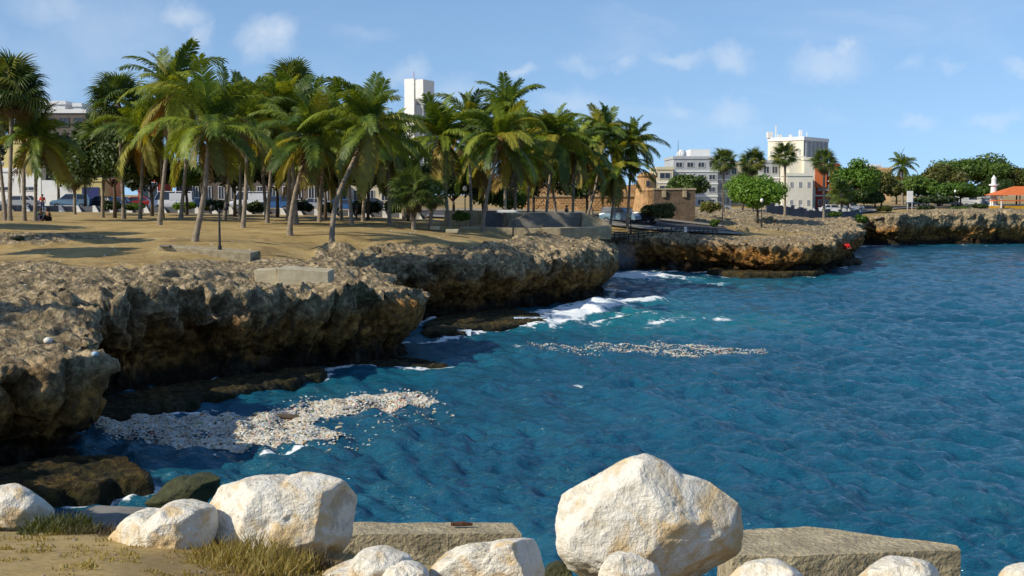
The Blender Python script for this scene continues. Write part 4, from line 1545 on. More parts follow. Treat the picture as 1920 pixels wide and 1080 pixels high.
def tuft_thing(spots, mat, label, seed, hgt, per, spread, name='grass_tuft', cat='grass tuft', group='tufts between the boulders', w=.006):
    c = at(spots[0][0], spots[0][1], spots[0][2])
    pts = []
    for (px, py, D, s) in spots:
        q = at(px, py, D)
        pts.append((q.x - c.x, q.y - c.y, q.z - c.z, s))
    return tag(link(name, tuft_mesh(name, pts, seed, M[mat], hgt, per, spread, w), loc=c), label, cat, group)


tuft_thing([(430, 1062, 8.5, 1.0), (470, 1066, 8.4, 1.2), (400, 1070, 8.4, .9), (510, 1070, 8.4, 1), (545, 1078, 8.3, .9), (440, 1085, 8.1, 1), (500, 1092, 8.0, 1)], 'dry_grass', 'olive grass tuft at the foot of the flat-topped boulder', 1, 0.17, 260, .2)
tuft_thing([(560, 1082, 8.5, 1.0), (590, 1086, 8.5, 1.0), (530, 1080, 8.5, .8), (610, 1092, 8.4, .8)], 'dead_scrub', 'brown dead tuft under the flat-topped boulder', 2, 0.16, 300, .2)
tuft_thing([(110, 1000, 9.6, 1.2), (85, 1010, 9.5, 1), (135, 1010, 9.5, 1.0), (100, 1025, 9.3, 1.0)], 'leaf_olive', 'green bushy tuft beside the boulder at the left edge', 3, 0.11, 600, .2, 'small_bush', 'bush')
tuft_thing([(150, 1040, 9.3, 1.2), (175, 1045, 9.2, 1), (140, 1030, 9.4, 1.0), (165, 1025, 9.5, 1.0)], 'dead_scrub', 'dark brown withered bush left of the low pale boulder', 4, 0.15, 520, .22, 'small_bush', 'bush')

rs = np.random.RandomState(41)
mb = MB()
px_ = rs.uniform(-4.4, -1.0, 90)
py_ = rs.uniform(5.2, 9.4, 90)
pz_ = height(px_, py_)[0]
for x, y, z in zip(px_, py_, pz_):
    r = rs.uniform(.006, .022)
    mb.ball((x, y, z + r * .2), r, 6, 4, (1.2, 1, .7))
tag(mb.build('pebbles', M['bark'], smooth_=True), 'pebbles strewn over the dry grass of the viewpoint', kind='stuff')

# ================================================================ built things
M['white'] = simple('white_paint', (0.78, 0.78, 0.76), (0.66, 0.66, 0.64), 0.5, 0.7, 0.1, 0.01)
M['cream'] = simple('cream_render', (0.62, 0.56, 0.40), (0.50, 0.44, 0.30), 0.4, 0.85, 0.2, 0.02)
M['ivory'] = simple('ivory_render', (0.72, 0.69, 0.58), (0.62, 0.58, 0.47), 0.4, 0.85, 0.2, 0.02)
M['paleyellow'] = simple('pale_yellow_render', (0.62, 0.52, 0.22), (0.50, 0.42, 0.18), 0.5, 0.85, 0.2, 0.02)
M['peach'] = simple('peach_render', (0.62, 0.42, 0.22), (0.5, 0.32, 0.16), 0.5, 0.85, 0.2, 0.02)
M['brownwall_shaded'] = simple('brown_shaded_render', (0.14, 0.12, 0.10), (0.09, 0.075, 0.06), 0.5, 0.9, 0.2, 0.02)  # shade on the left-hand house fronts is put into this brown
M['greywall'] = simple('grey_render', (0.42, 0.44, 0.46), (0.34, 0.36, 0.38), 0.4, 0.85, 0.2, 0.02)  # grey render; also carries the shade on pale walls
M['redwall'] = simple('red_render', (0.42, 0.06, 0.03), (0.32, 0.04, 0.025), 0.5, 0.85, 0.2, 0.02)
M['orange'] = simple('orange_render', (0.62, 0.16, 0.05), (0.5, 0.12, 0.04), 0.5, 0.85, 0.2, 0.02)
M['glass'] = simple('window_glass', (0.03, 0.04, 0.06), (0.02, 0.025, 0.035), 0.6, 0.15, 0, 0, spec=0.6)
M['frame'] = simple('window_frame', (0.5, 0.5, 0.5), (0.42, 0.42, 0.42), 2.0, 0.6, 0)
M['fort'] = simple('fort_masonry', (0.56, 0.34, 0.16), (0.28, 0.17, 0.08), 0.9, 0.95, 1.0, 0.12)
M['fort_dark'] = simple('fort_masonry_shaded', (0.17, 0.12, 0.075), (0.07, 0.05, 0.035), 0.9, 0.95, 1.0, 0.12)  # fort masonry with the bastion's shade put into its colour
M['stonewall'] = simple('stone_masonry', (0.46, 0.38, 0.24), (0.26, 0.21, 0.13), 1.6, 0.95, 1.0, 0.08)
M['asphalt'] = simple('asphalt', (0.06, 0.06, 0.06), (0.045, 0.045, 0.045), 2.0, 0.9, 0.2, 0.01)
M['pavement'] = simple('pavement', (0.26, 0.25, 0.23), (0.18, 0.17, 0.16), 2.0, 0.9, 0.2, 0.01)
M['black'] = simple('black_metal', (0.02, 0.02, 0.02), (0.012, 0.012, 0.012), 5.0, 0.6, 0)
M['tyre'] = simple('rubber', (0.02, 0.02, 0.02), None, 5.0, 0.9, 0)
M['rim'] = simple('rim', (0.4, 0.4, 0.42), None, 5.0, 0.4, 0, metal=.6)
M['lamp'] = simple('lamp_glass', (0.8, 0.8, 0.75), (0.7, 0.7, 0.65), 3.0, 0.2, 0)
M['redlamp'] = simple('tail_lamp', (0.4, 0.02, 0.02), None, 3.0, 0.3, 0)
M['tile'] = simple('orange_roof', (0.66, 0.17, 0.04), (0.5, 0.11, 0.03), 1.5, 0.8, 0.4, 0.03)
M['yellow'] = simple('yellow_sign', (0.7, 0.42, 0.03), (0.55, 0.3, 0.02), 1.5, 0.7, 0.1)
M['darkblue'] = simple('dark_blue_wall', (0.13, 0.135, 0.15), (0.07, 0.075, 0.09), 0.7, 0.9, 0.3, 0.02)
M['door_blue'] = simple('blue_shutter', (0.02, 0.03, 0.16), None, 2.0, 0.6, 0)


def window(root, x, z, w, h, y=0.0, face='y', mats=('frame', 'glass')):
    """window on the wall plane y (facing -y) or on the plane x (facing +x / -x)"""
    f = 0.10
    mb = MB()
    for (a, b, c, d) in [(x, x + w, z, z + f), (x, x + w, z + h - f, z + h), (x, x + f, z + f, z + h - f), (x + w - f, x + w, z + f, z + h - f), (x + w / 2 - .03, x + w / 2 + .03, z + f, z + h - f)]:
        mb.box(a, b, y - 0.09, y - .004, c, d)
    o = mb.build('window', M[mats[0]], root)
    MB().box(x + f, x + w - f, y - 0.045, y - .006, z + f, z + h - f).build('pane', M[mats[1]], o)
    return o


def building(name, label, px0, px1, ytop, D, depth, mat, cols=0, rows=0, cat='building', group=None, wh=0.5, ww=0.5, parapet=True, zb=None, slabs=True, rot=0.0, wmat='frame', fmat='frame'):
    a = at(px0, ytop, D)
    b = at(px1, ytop, D)
    z = (gz((a.x + b.x) / 2, D) if zb is None else zb) - 0.3
    w = b.x - a.x
    h = a.z - z
    root = empty(name, (a.x, D, z), label, cat, group, rot)
    MB().box(0, w, 0, depth, 0, h).build('wall', M[mat], root)
    if parapet:
        mb = MB()
        mb.box(-.15, w + .15, -.15, 0.15, h, h + .5)
        mb.box(-.15, w + .15, depth - .15, depth + .15, h, h + .5)
        mb.box(-.15, .15, .15, depth - .15, h, h + .5)
        mb.box(w - .15, w + .15, .15, depth - .15, h, h + .5)
        mb.build('parapet', M[wmat if wmat != 'frame' else mat], root)
    if rows:
        sh = h / rows
        for r in range(rows):
            if slabs and r:
                MB().box(-.1, w + .1, -.12, -.003, r * sh - .12, r * sh + .12).build('floor_slab', M['white'], root)
            for c in range(cols):
                cw = w / cols
                window(root, c * cw + cw * (1 - ww) / 2, r * sh + sh * (1 - wh) * .55, cw * ww, sh * wh, mats=(fmat, 'glass'))
    return root, w, h


# --- white twin slab tower far behind the palms
D = 620.0
a, b = at(758, 148, D), at(783, 148, D)
zb = 8.0
root = empty('tower', (a.x, D, zb), 'white twin slab tower rising behind the palms', 'tower', rotz=-0.42)
root.scale = (.82, .82, 1)
w1 = b.x - a.x
hT = a.z - zb
MB().box(0, w1, 0, 14, 0, hT).build('slab', M['white'], root)
c0, c1 = at(787, 150, D).x - a.x, at(806.5, 150, D).x - a.x
h2 = at(787, 150, D).z - zb
mb = MB()
mb.prism([(c0, 0), (c0 + 1.5, 3.5), (c1 - 1.2, 3.5), (c1, 0.2), (c1, 14), (c0, 14)], 0, h2 * 0.78)
mb.build('slab', M['greywall'], root)  # white slab in grey: the shade of its recess is in the colour
hx = h2 * .78
mb = MB()
vs = [(c0, 0, hx + 3), (c0 + 1.5, 3.5, hx), (c1 - 1.2, 3.5, hx), (c1, 0.2, hx + 3), (c1, 14, hx), (c0, 14, hx), (c0, 0, h2), (c1, 0, h2), (c1, 14, h2), (c0, 14, h2)]
mb.add(vs, [(0, 1, 2, 3), (0, 3, 7, 6), (0, 6, 9, 5, 1), (3, 2, 4, 8, 7), (5, 9, 8, 4), (6, 7, 8, 9), (1, 5, 4, 2)])
mb.build('slab_head', M['white'], root)
MB().box(w1 + 0.003, c0 - .003, 4, 12, 0, h2 * .985).build('glass_core', M['greywall'], root)
MB().cyl(w1 * .5, 6, hT, hT + 4, .15).build('antenna', M['redwall'], root)

# --- left edge
building('apartment_building', 'shaded brown apartment block behind the left palms', 78, 160, 212, 172, 14, 'brownwall_shaded', 3, 5, ww=.7, wmat='white', fmat='brownwall_shaded', slabs=False)
root, w, h = building('rooftop_house', 'small white rooftop house with slanted parapet on the shaded block', 80, 122, 196, 178, 8, 'white', 0, 0, zb=at(80, 212, 178).z)
building('rooftop_house', 'white rooftop block right on the shaded apartments', 138, 152, 200, 178, 5, 'white', 0, 0, zb=at(80, 212, 178).z)
building('house', 'cream house with plain side wall at the left edge', -30, 60, 268, 176, 12, 'paleyellow', 0, 0)
building('house', 'low white building behind the left parked cars', -20, 76, 322, 170, 6, 'white', 2, 1, wh=.12, ww=.5, slabs=False)
building('garden_wall', 'long white wall behind the parked blue grey car', 78, 141, 338, 166, .4, 'white', 0, 0, cat='wall', parapet=False)
shp, w, h = building('shop', 'pale yellow shop with a dark blue doorway', 142, 196, 340, 166, 8, 'paleyellow', 0, 0)
MB().box(.8, 3.0, -.1, -.004, 0.3, 2.9).build('shutter', M['door_blue'], shp)
building('shop', 'shop front with red pillar behind the dark cars', 258, 300, 330, 168, 6, 'redwall', 1, 1, ww=.8, wh=.6, slabs=False)
building('house', 'long pale house behind the palm trunks', 330, 620, 335, 175, 10, 'brownwall_shaded', 12, 1, wh=.45)  # pale house; the trees' shade is put into its dark render
building('house', 'yellowish low house behind the curved palm', 630, 760, 345, 180, 10, 'cream', 5, 1, wh=.45)

# --- right hand town
building('apartment_building', 'cream and grey apartments with dark balconies beside the fort', 1232, 1262, 318, 232, 12, 'cream', 1, 3, ww=.7)
root, w, h = building('apartment_building', 'long apartment block shaded in grey with wide dark windows', 1263, 1346, 298, 236, 14, 'greywall', 4, 4, ww=.62, wh=.45)  # grey colour holds the shade on the front of the cream building
MB().tube([(1.2, 3, h), (1.2, 3, h + 3.5)], [.08, .03], 5).build('antenna', M['black'], root)
MB().ball((2.0, 4, h + .9), .95, 10, 7).build('water_tank', M['white'], root, smooth_=True)
mb = MB().box(w * .45, w * .9, 4, 10, h + .02, h + 1.9)
mb.build('roof_room', M['white'], root)
building('apartment_building', 'dark window block between the two grey apartments', 1347, 1372, 310, 240, 10, 'greywall', 2, 3)
building('apartment_building', 'pale yellow apartments behind the far fan palms', 1366, 1428, 308, 244, 12, 'cream', 3, 3, ww=.5)
building('apartment_building', 'grey block with shaded balconies left of the office block', 1429, 1461, 305, 240, 10, 'greywall', 2, 3, ww=.75, wh=.5)
# --- white office block, corner towards the viewer
D = 330.0
A_, B_, C_ = at(1440, 256, D + 9), at(1507, 256, D), at(1553, 256, D + 14)
root = empty('office_building', (B_.x, D, 6.0), 'white office block with ribbed side shaded in grey, tallest at right', 'building')
hz_ = B_.z - 6.0
P0_ = [(A_.x - B_.x, 9.0), (0, 0), (C_.x - B_.x, 14.0), (C_.x - B_.x + (A_.x - B_.x), 23.0)]
MB().prism(P0_, 0, hz_ - 0.9).build('wall', M['ivory'], root)
Pc_ = [(p[0] * 1.02, p[1] * 1.02 - .4) for p in P0_]
MB().prism(Pc_, hz_ - .9, hz_).build('cornice', M['white'], root)
d_ = Vector((P0_[2][0], P0_[2][1], 0))
Lr = d_.length
ang_ = math.atan2(d_.y, d_.x)
for k in range(6):
    t0 = (k + .25) / 6 * Lr
    o = MB().box(t0, t0 + Lr / 6 * .5, -.05, -.004, hz_ * .42, hz_ * .86).build('window', M['glass'], root, rot=(0, 0, ang_))
    MB().box(t0 - .12, t0 - .02, -.5, -.004, hz_ * .3, hz_ * .93).build('fin', M['greywall'], root, rot=(0, 0, ang_))
MB().box(0.02, Lr - .02, -.035, -.002, hz_ * .05, hz_ * .96).build('side_shade', M['greywall'], root, rot=(0, 0, ang_))  # grey sheet added to paint the shade on the right-hand face
e_ = Vector((P0_[0][0], P0_[0][1], 0))
Ll = e_.length
angl = math.atan2(-e_.y, -e_.x)
for r in range(3):
    for k in range(5):
        t0 = (k + .35) / 5 * Ll
        MB().box(t0, t0 + Ll / 5 * .28, -.06, -.004, hz_ * (.32 + .2 * r), hz_ * (.40 + .2 * r)).build('window', M['greywall'], root, loc=(e_.x, e_.y, 0), rot=(0, 0, angl))
for (x, y, s, hh_) in [(-7, 8, 1.4, 1.6), (-4, 10, 1.0, 1.0), (1.5, 10, .8, 2.2), (-5.5, 8, .3, 3.2), (4, 14, .2, 1.8), (-2, 6, .7, .8)]:
    MB().box(x - s / 2, x + s / 2, y, y + s, hz_ + .003, hz_ + hh_).build('roof_unit', M['white'], root)
# --- lower cream and pink buildings in front of it
building('house', 'weathered cream wall building below the office block', 1481, 1508, 298, 232, 9, 'ivory', 0, 0)
root, w, h = building('house', 'cream and pink house with white upper room beside the red building', 1508, 1530, 300, 230, 9, 'ivory', 1, 1, wh=.15)
building('house', 'patched pale house front with dark gateway', 1476, 1524, 330, 224, 5, 'ivory', 3, 2, ww=.3, wh=.3, slabs=False)
root, w, h = building('house', 'dark red building with bright orange upper corner', 1531, 1573, 312, 230, 12, 'redwall', 3, 3, ww=.45, wh=.4)
MB().box(-.3, w * .45, -.25, -.14, h * .52, h * .98).build('orange_corner', M['orange'], root)
building('house', 'far peach house above the olive trees', 1630, 1672, 318, 300, 10, 'peach', 4, 1, wh=.3)
building('house', 'far white house between the trees', 1622, 1652, 312, 320, 10, 'white', 2, 1, wh=.3)
building('house', 'low pale house behind the white column', 1842, 1868, 372, 240, 6, 'greywall', 2, 1)

# --- white lighthouse-like column
q = at(1862, 395, 232)
zt = at(1862, 328, 232).z
zb = gz(q.x, 232) - .3
H = zt - zb
root = empty('monument_column', (q.x, 232, zb), 'slim white column monument with stepped head near the orange roof', 'monument')
MB().box(-1.1, 1.1, -1.1, 1.1, 0, H * .14).build('plinth', M['white'], root)
mb = MB()
mb.cyl(0, 0, H * .14, H * .70, .62, 12, .5)
mb.cyl(0, 0, H * .70, H * .74, .85, 12)
mb.cyl(0, 0, H * .74, H * .88, .42, 12)
mb.tube([(0, 0, H * .88), (0, 0, H * .93), (0, 0, H)], [.5, .3, .03], 12)
mb.build('shaft', M['white'], root, smooth_=False)
# --- white sign / stele
q = at(1706, 397, 220)
zb = gz(q.x, 220) - .1
root = empty('sign_board', (q.x, 220, zb), 'tall narrow white sign board in front of the far trees', 'sign')
zt = at(1706, 358, 220).z - zb
MB().box(-.55, .45, -.12, .12, zt * .42, zt).build('board', M['white'], root)
MB().box(-.5, -.38, -.06, .06, 0, zt * .42).box(.28, .4, -.06, .06, 0, zt * .42).build('post', M['frame'], root)
# --- orange roofed pavilion
q = at(1905, 395, 226)
zb = gz(q.x, 226) - .1
root = empty('pavilion', (q.x, 226, zb), 'open pavilion with bright orange hipped roof at the right edge', 'pavilion')
z1, z2 = at(1905, 366, 226).z - zb, at(1905, 349, 226).z - zb
for (x, y) in [(-2.6, 0), (2.6, 0), (7, 0), (-2.6, 5), (2.6, 5), (7, 5)]:
    MB().cyl(x, y, 0, z1, .14, 8).build('post', M['white'], root)
mb = MB()
mb.add([(-3.6, -1, z1), (9, -1, z1), (9, 6, z1), (-3.6, 6, z1), (0.5, 2.5, z2), (5, 2.5, z2)], [(0, 1, 5, 4), (1, 2, 5), (2, 3, 4, 5), (3, 0, 4), (0, 3, 2, 1)])
mb.build('roof', M['tile'], root)
MB().box(-5.2, 1.5, -4.0, -1.2, z1 * .62, z1 * .70).build('awning', M['tile'], root)
MB().box(-5, 7, .2, .35, 0, z1 * .3).build('counter', M['yellow'], root)

# ---------------------------------------------------------------- road, pavement and the seafront wall
def strip(name, pts, w, mat, dz, step=3.0, thick=0.0):
    P = np.array(pts, float)
    P = catmull(P, 10)
    T = np.gradient(P, axis=0)
    T /= np.linalg.norm(T, axis=1)[:, None]
    Nn_ = np.stack([T[:, 1], -T[:, 0]], -1)
    V = []
    cols = 7
    for k in range(cols):
        o = (k / (cols - 1) - .5) * w
        V.append(P + Nn_ * o)
    V = np.stack(V, 1).reshape(-1, 2)
    z = base_h(V[:, 0], V[:, 1]).reshape(len(P), cols)
    z = z.ravel() + dz
    me_ = np_mesh(name, np.stack([V[:, 0], V[:, 1], z], -1), grid_faces(len(P), cols), [M[mat]])
    return tag(link(name, me_), kind='structure')


for R_P in (ROAD, ROAD2):
    road_pts = [tuple(p) for p in R_P]
    strip('road', road_pts, 9.5, 'asphalt', 0.10)
    strip('pavement', [(x + (2 if y > 160 else 0), y - 6.2) for x, y in road_pts], 2.6, 'pavement', 0.22)
    strip('pavement', [(x - (3 if y > 160 else 0), y + 6.6) for x, y in road_pts], 3.0, 'pavement', 0.22)


def road_z(x, y):
    return float(base_h(np.array([x]), np.array([y]))[0]) + .1


# low dark wall with white wedge buttresses along the park
def wedge_wall(px0, px1, D0, D1, label, n, hgt, wedge_px, mat='darkblue', up=0.0):
    a, b = groundpoint(px0, D0), groundpoint(px1, D1)
    root = empty('low_wall', (a.x, a.y, a.z), label, 'wall')
    d = b - a
    L = math.hypot(d.x, d.y)
    u = Vector((d.x / L, d.y / L, 0))
    nn = Vector((u.y, -u.x, 0))
    mb = MB()
    K = 24
    for k in range(K):
        p, q_ = a + d * (k / K) - a, a + d * ((k + 1) / K) - a
        z0 = gz(a.x + p.x, a.y + p.y) - a.z
        vs = []
        for s in (p, q_):
            for o in (-.12, .12):
                for z in (z0 - .5, z0 + hgt):
                    vs.append((s.x + nn.x * o, s.y + nn.y * o, z))
        mb.add(vs, [(0, 4, 5, 1), (2, 3, 7, 6), (1, 5, 7, 3), (0, 1, 3, 2), (4, 6, 7, 5)])
    mb.build('wall_body', M[mat], root)
    mw = MB()
    s = .9
    mw.add([(-.16, -.13, -.1), (.55, -.13, -.1), (.1, -.13, .72), (-.16, -.13, .72), (-.16, .13, -.1), (.55, .13, -.1), (.1, .13, .72), (-.16, .13, .72)],
           [(0, 1, 2, 3), (4, 7, 6, 5), (0, 4, 5, 1), (1, 5, 6, 2), (2, 6, 7, 3), (3, 7, 4, 0)])
    wm = mw.mesh('wedge', M['white'])
    for k in range(n):
        t = (k + .5) / n
        p = d * t
        z0 = gz(a.x + p.x, a.y + p.y) - a.z
        link('wedge', wm, root, loc=(p.x + nn.x * .3, p.y + nn.y * .3, z0 + up), scale=(wedge_px, wedge_px, wedge_px))
    return root


wedge_wall(-60, 800, 141, 141, 'low dark wall with a row of white wedges between park and road', 27, .62, 1.0)
wedge_wall(1436, 1615, 186, 196, 'dark retaining wall with white wedges under the far road', 16, 1.45, .5, up=1.45)

# ---------------------------------------------------------------- fort
D = 166
a, b = at(945, 400, D), at(1218, 400, D)
zb = gz(0, D) - .3
root = empty('fort_wall', (a.x, D, zb), 'long tan masonry fort wall behind the right half of the grove', 'fort')
zt = at(1000, 348, D).z - zb
w = b.x - a.x
rs = np.random.RandomState(4)
xs = np.linspace(0, w, 60)
top = zt + 0.35 * np.interp(xs, np.linspace(0, w, 12), rs.uniform(-1, 1, 12))
pts = [(0, 0), (w, 0)] + [(x, z) for x, z in zip(xs[::-1], top[::-1])]
MB().prism(pts, 0, 3.0, axis='y').build('wall', M['fort'], root)
MB().box(-.05, w * .97, -.22, -.003, zt * .56, zt * .62).build('string_course', M['stonewall'], root)
ng = 26
stone_meshes = []
for k in range(4):
    rr_ = random.Random(k)
    mbs = MB()
    c = [(-.5 + rr_.uniform(0, .1), -.5 + rr_.uniform(0, .1)), (.5 - rr_.uniform(0, .1), -.5), (.5, .5 - rr_.uniform(0, .15)), (-.5, .5)]
    mbs.prism([(p[0] * .94, p[1] * .9) for p in c], -.06, .0, axis='y')
    stone_meshes.append(mbs.mesh('stone', M['fort']))
for r in range(5):
    for k in range(40):
        if rs.rand() < .25:
            continue
        cw = w / 40
        link('stone', stone_meshes[rs.randint(4)], root, loc=((k + .5 + .5 * (r % 2)) * cw * .98, -.004 - .0, zt * (.07 + .09 * r + (0.2 if r > 4 else 0))), scale=(cw, rs.uniform(.6, 1.6), zt * .09))
# turret
q = at(1216, 400, D - 2)
zt2 = at(1216, 322, D - 2).z
zb2 = gz(q.x, D - 2) - .3
root = empty('fort_turret', (q.x - .3, D - 2.5, zb2), 'round tan sentry turret at the end of the fort wall', 'fort')
H = zt2 - zb2
mb = MB()
mb.tube([(0, 0, 0), (0, 0, H * .55), (0, 0, H * .6), (0, 0, H * .64), (0, 0, H * .86), (0, 0, H * .9)], [1.9, 1.45, 1.5, 1.25, 1.2, 1.4], 16)
mb.build('body', M['fort'], root)
MB().tube([(0, 0, H * .9), (0, 0, H * .97), (0, 0, H)], [1.3, .8, .1], 16).build('dome', M['fort'], root, smooth_=True)
MB().box(-.2, .2, -1.32, -1.2, H * .68, H * .8).build('loophole', M['glass'], root)
# dark bastion
a, b = at(1226, 400, 160), at(1312, 400, 160)
zb = gz(a.x, 160) - .6
root = empty('fort_bastion', (a.x, 160, zb), 'dark shaded fort bastion with two pale merlons right of the turret', 'fort')
zt = at(1226, 356, 160).z - zb
w = b.x - a.x
MB().prism([(0, 0), (w * .9, 0), (w, 6), (0, 6)], 0, zt).build('wall', M['fort_dark'], root)
MB().prism([(-.1, -.12), (w * .9 + .1, -.12), (w + .1, 6.1), (-.1, 6.1)], zt, zt + .22).build('coping', M['stonewall'], root)
for x in (.17, .62):
    MB().box(w * x, w * x + .5, -.25, -.003, zt * .78, zt * .98).build('corbel', M['stonewall'], root)

# ---------------------------------------------------------------- low stone walls and bunker ruin
def ruin(name, label, quad, D, depth, mat, cat='wall', tilt=None, group=None):
    """quad: outline of the front face in pixels, at distance D"""
    P = [at(px, py, D) for px, py in quad]
    o = P[0]
    mb = MB().prism([(p.x - o.x, p.z - o.z) for p in P], 0, depth, axis='y')
    return tag(mb.build(name, M[mat], loc=o, bevel=0.04), label, cat, group)


ruin('stone_wall', 'low pale stone wall behind the dark palm trunk', [(832, 416), (918, 422), (922, 396), (880, 394), (834, 396)], 118, .8, 'stonewall', group='ruined walls by the grove')
ruin('stone_wall', 'dark blue shaded end of the bunker wall', [(908, 427), (948, 427), (944, 405), (932, 396), (912, 396)], 116, 1.5, 'darkblue', group='ruined walls by the grove')  # dark blue colour stands in for the shade on this end
ruin('stone_wall', 'pale triangular wall remnant left of the bunker', [(935, 424), (982, 424), (985, 401), (938, 400)], 117.5, .5, 'concrete_pale', group='ruined walls by the grove')
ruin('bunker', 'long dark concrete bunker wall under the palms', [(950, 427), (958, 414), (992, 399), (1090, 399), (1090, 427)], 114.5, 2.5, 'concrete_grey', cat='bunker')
ruin('concrete_slab', 'white cap slab lying on the bunker', [(930, 399), (975, 399), (968, 394), (932, 394)], 115.2, 1.0, 'white', cat='slab')
ruin('stone_wall', 'sloping pale wing wall at the right end of the bunker', [(1091, 427), (1146, 428), (1146, 422), (1118, 405), (1091, 399)], 113.8, 1.2, 'stonewall', group='ruined walls by the grove')
ruin('retaining_wall', 'grey brown retaining wall below the bunker', [(858, 446), (1030, 446), (1012, 428), (862, 426)], 108, 2.5, 'concrete', group='ruined walls by the grove')
ruin('retaining_wall', 'yellowish stone revetment with tapering left end', [(1036, 448), (1146, 449), (1147, 424), (1120, 427), (1015, 428)], 107, 3.5, 'stonewall', group='ruined walls by the grove')
ruin('concrete_block', 'small pale concrete block on the dune', [(806, 431), (824, 431), (824, 424), (806, 424)], 96, .6, 'concrete_pale', cat='block', group='loose concrete blocks')
ruin('concrete_block', 'second pale concrete block on the dune, further right', [(836, 437), (858, 437), (860, 430), (836, 430)], 93, .6, 'concrete_pale', cat='block', group='loose concrete blocks')
# concrete ruins on the rock flat at left
P = [(300, 462), (330, 466), (468, 472), (472, 500), (300, 492)]
ruin('concrete_block', 'long stained concrete platform below the lamp post', [(292, 487), (470, 507), (470, 474), (345, 464), (296, 462)], 68.5, 3.0, 'concrete', cat='block')
ruin('concrete_block', 'pale broken concrete block on the rocks with clean face', [(520, 552), (616, 556), (616, 509), (520, 502)], 60.0, 2.0, 'concrete_pale', cat='block')
ruin('concrete_block', 'sloping pale concrete ramp left of the clean block', [(478, 528), (523, 548), (519, 504), (476, 506)], 60.8, 1.2, 'concrete_pale', cat='block')
ruin('concrete_block', 'small dark slab lying on the platform edge', [(298, 463), (318, 464), (318, 460), (298, 460)], 68.3, .5, 'concrete_grey', cat='slab')

# foreground sea wall slabs
def slab(label, poly, z, thick, mat='concrete', name='concrete_slab'):
    mb = MB().prism(poly, z - thick, z)
    me_ = mb.mesh(name, M[mat])
    bm = bmesh.new()
    bm.from_mesh(me_)
    bmesh.ops.subdivide_edges(bm, edges=bm.edges, cuts=14, use_grid_fill=True)
    bm.to_mesh(me_)
    bm.free()
    n = len(me_.vertices)
    co = np.zeros(n * 3)
    me_.vertices.foreach_get('co', co)
    co = co.reshape(-1, 3)
    d = np.stack([fbm(co, 3.0, 4, seed=91 + i) for i in range(3)], -1) * 0.022
    me_.vertices.foreach_set('co', (co + d).ravel())
    me_.update()
    return tag(link(name, me_), label, 'concrete slab', 'broken sea wall slabs')


slab('thick concrete slab behind the pointed boulder with rough front edge', [(1.9, 11.6), (2.75, 11.8), (3.95, 11.15), (3.93, 11.0), (2.42, 10.82), (1.9, 10.82)], 4.90, 1.5)
slab('concrete slab with straight edge between the two large boulders', [(-2.2, 13.05), (0.0, 13.0), (0.1, 12.6), (-2.2, 12.55)], 4.62, 1.6)
slab('grey shaded concrete apron at the water behind the left boulders', [(-9.5, 28.5), (-6.0, 28.0), (-5.5, 24), (-9.8, 24)], 1.0, 1.4, 'concrete_grey')  # darker grey than the other slabs: its shade is put into the colour
# rusty bars on the right slab
mb = MB()
def bar(pts, r=.012):
    mb.tube([at(a_, b_, 11.45) for a_, b_ in pts], [r] * len(pts), 6)
bar([(1408, 1027), (1425, 1014), (1440, 1009), (1446, 1013), (1438, 1018)])
bar([(1425, 1020), (1450, 1019), (1470, 1016), (1484, 1020)])
ob = tag(mb.build('rebar', M['iron'], smooth_=True), 'bent rusty reinforcing bars on the right slab', 'rebar')
tag(MB().tube([(-.62, 12.82, 4.655), (-.5, 12.8, 4.665), (-.4, 12.81, 4.655)], [.02, .025, .015], 6).build('driftwood', M['iron']), 'small brown stick lying on the middle slab', 'stick')

# ---------------------------------------------------------------- railing
a, b = groundpoint(1152, 133), groundpoint(1342, 139)
for off3, lab, (a, b) in [(0, 'dark metal railing along the rock flat right of the revetment', (groundpoint(1152, 134), groundpoint(1345, 140)))]:
    root = empty('railing', a, lab, 'railing')
    d = b - a
    n = 22
    for k in range(n + 1):
        p = d * (k / n)
        z0 = gz(a.x + p.x, a.y + p.y) - a.z
        MB().box(p.x - .05, p.x + .05, p.y - .05, p.y + .05, z0 - .2, z0 + .95).build('post', M['black'], root)
    za = gz(a.x, a.y) - a.z
    zb_ = gz(b.x, b.y) - a.z
    for h in (.35, .62, .9):
        MB().tube([(0, 0, h + za), (d.x * .5, d.y * .5, h + gz(a.x + d.x * .5, a.y + d.y * .5) - a.z), (d.x, d.y, h + zb_)], [.05] * 3, 5).build('rail', M['black'], root)
p = groundpoint(1286, 137)
tag(MB().cyl(0, 0, -.2, .9, .14, 8).build('bollard', M['white'], loc=p), 'single white bollard in front of the railing', 'bollard')
for (px, D_, lab) in [(962, 100, 'thin dark stake on the flat left of the revetment')]:
    p = groundpoint(px, D_)
    tag(MB().cyl(0, 0, -.3, .8, .06, 6).build('stake', M['black'], loc=p), lab, 'stake')

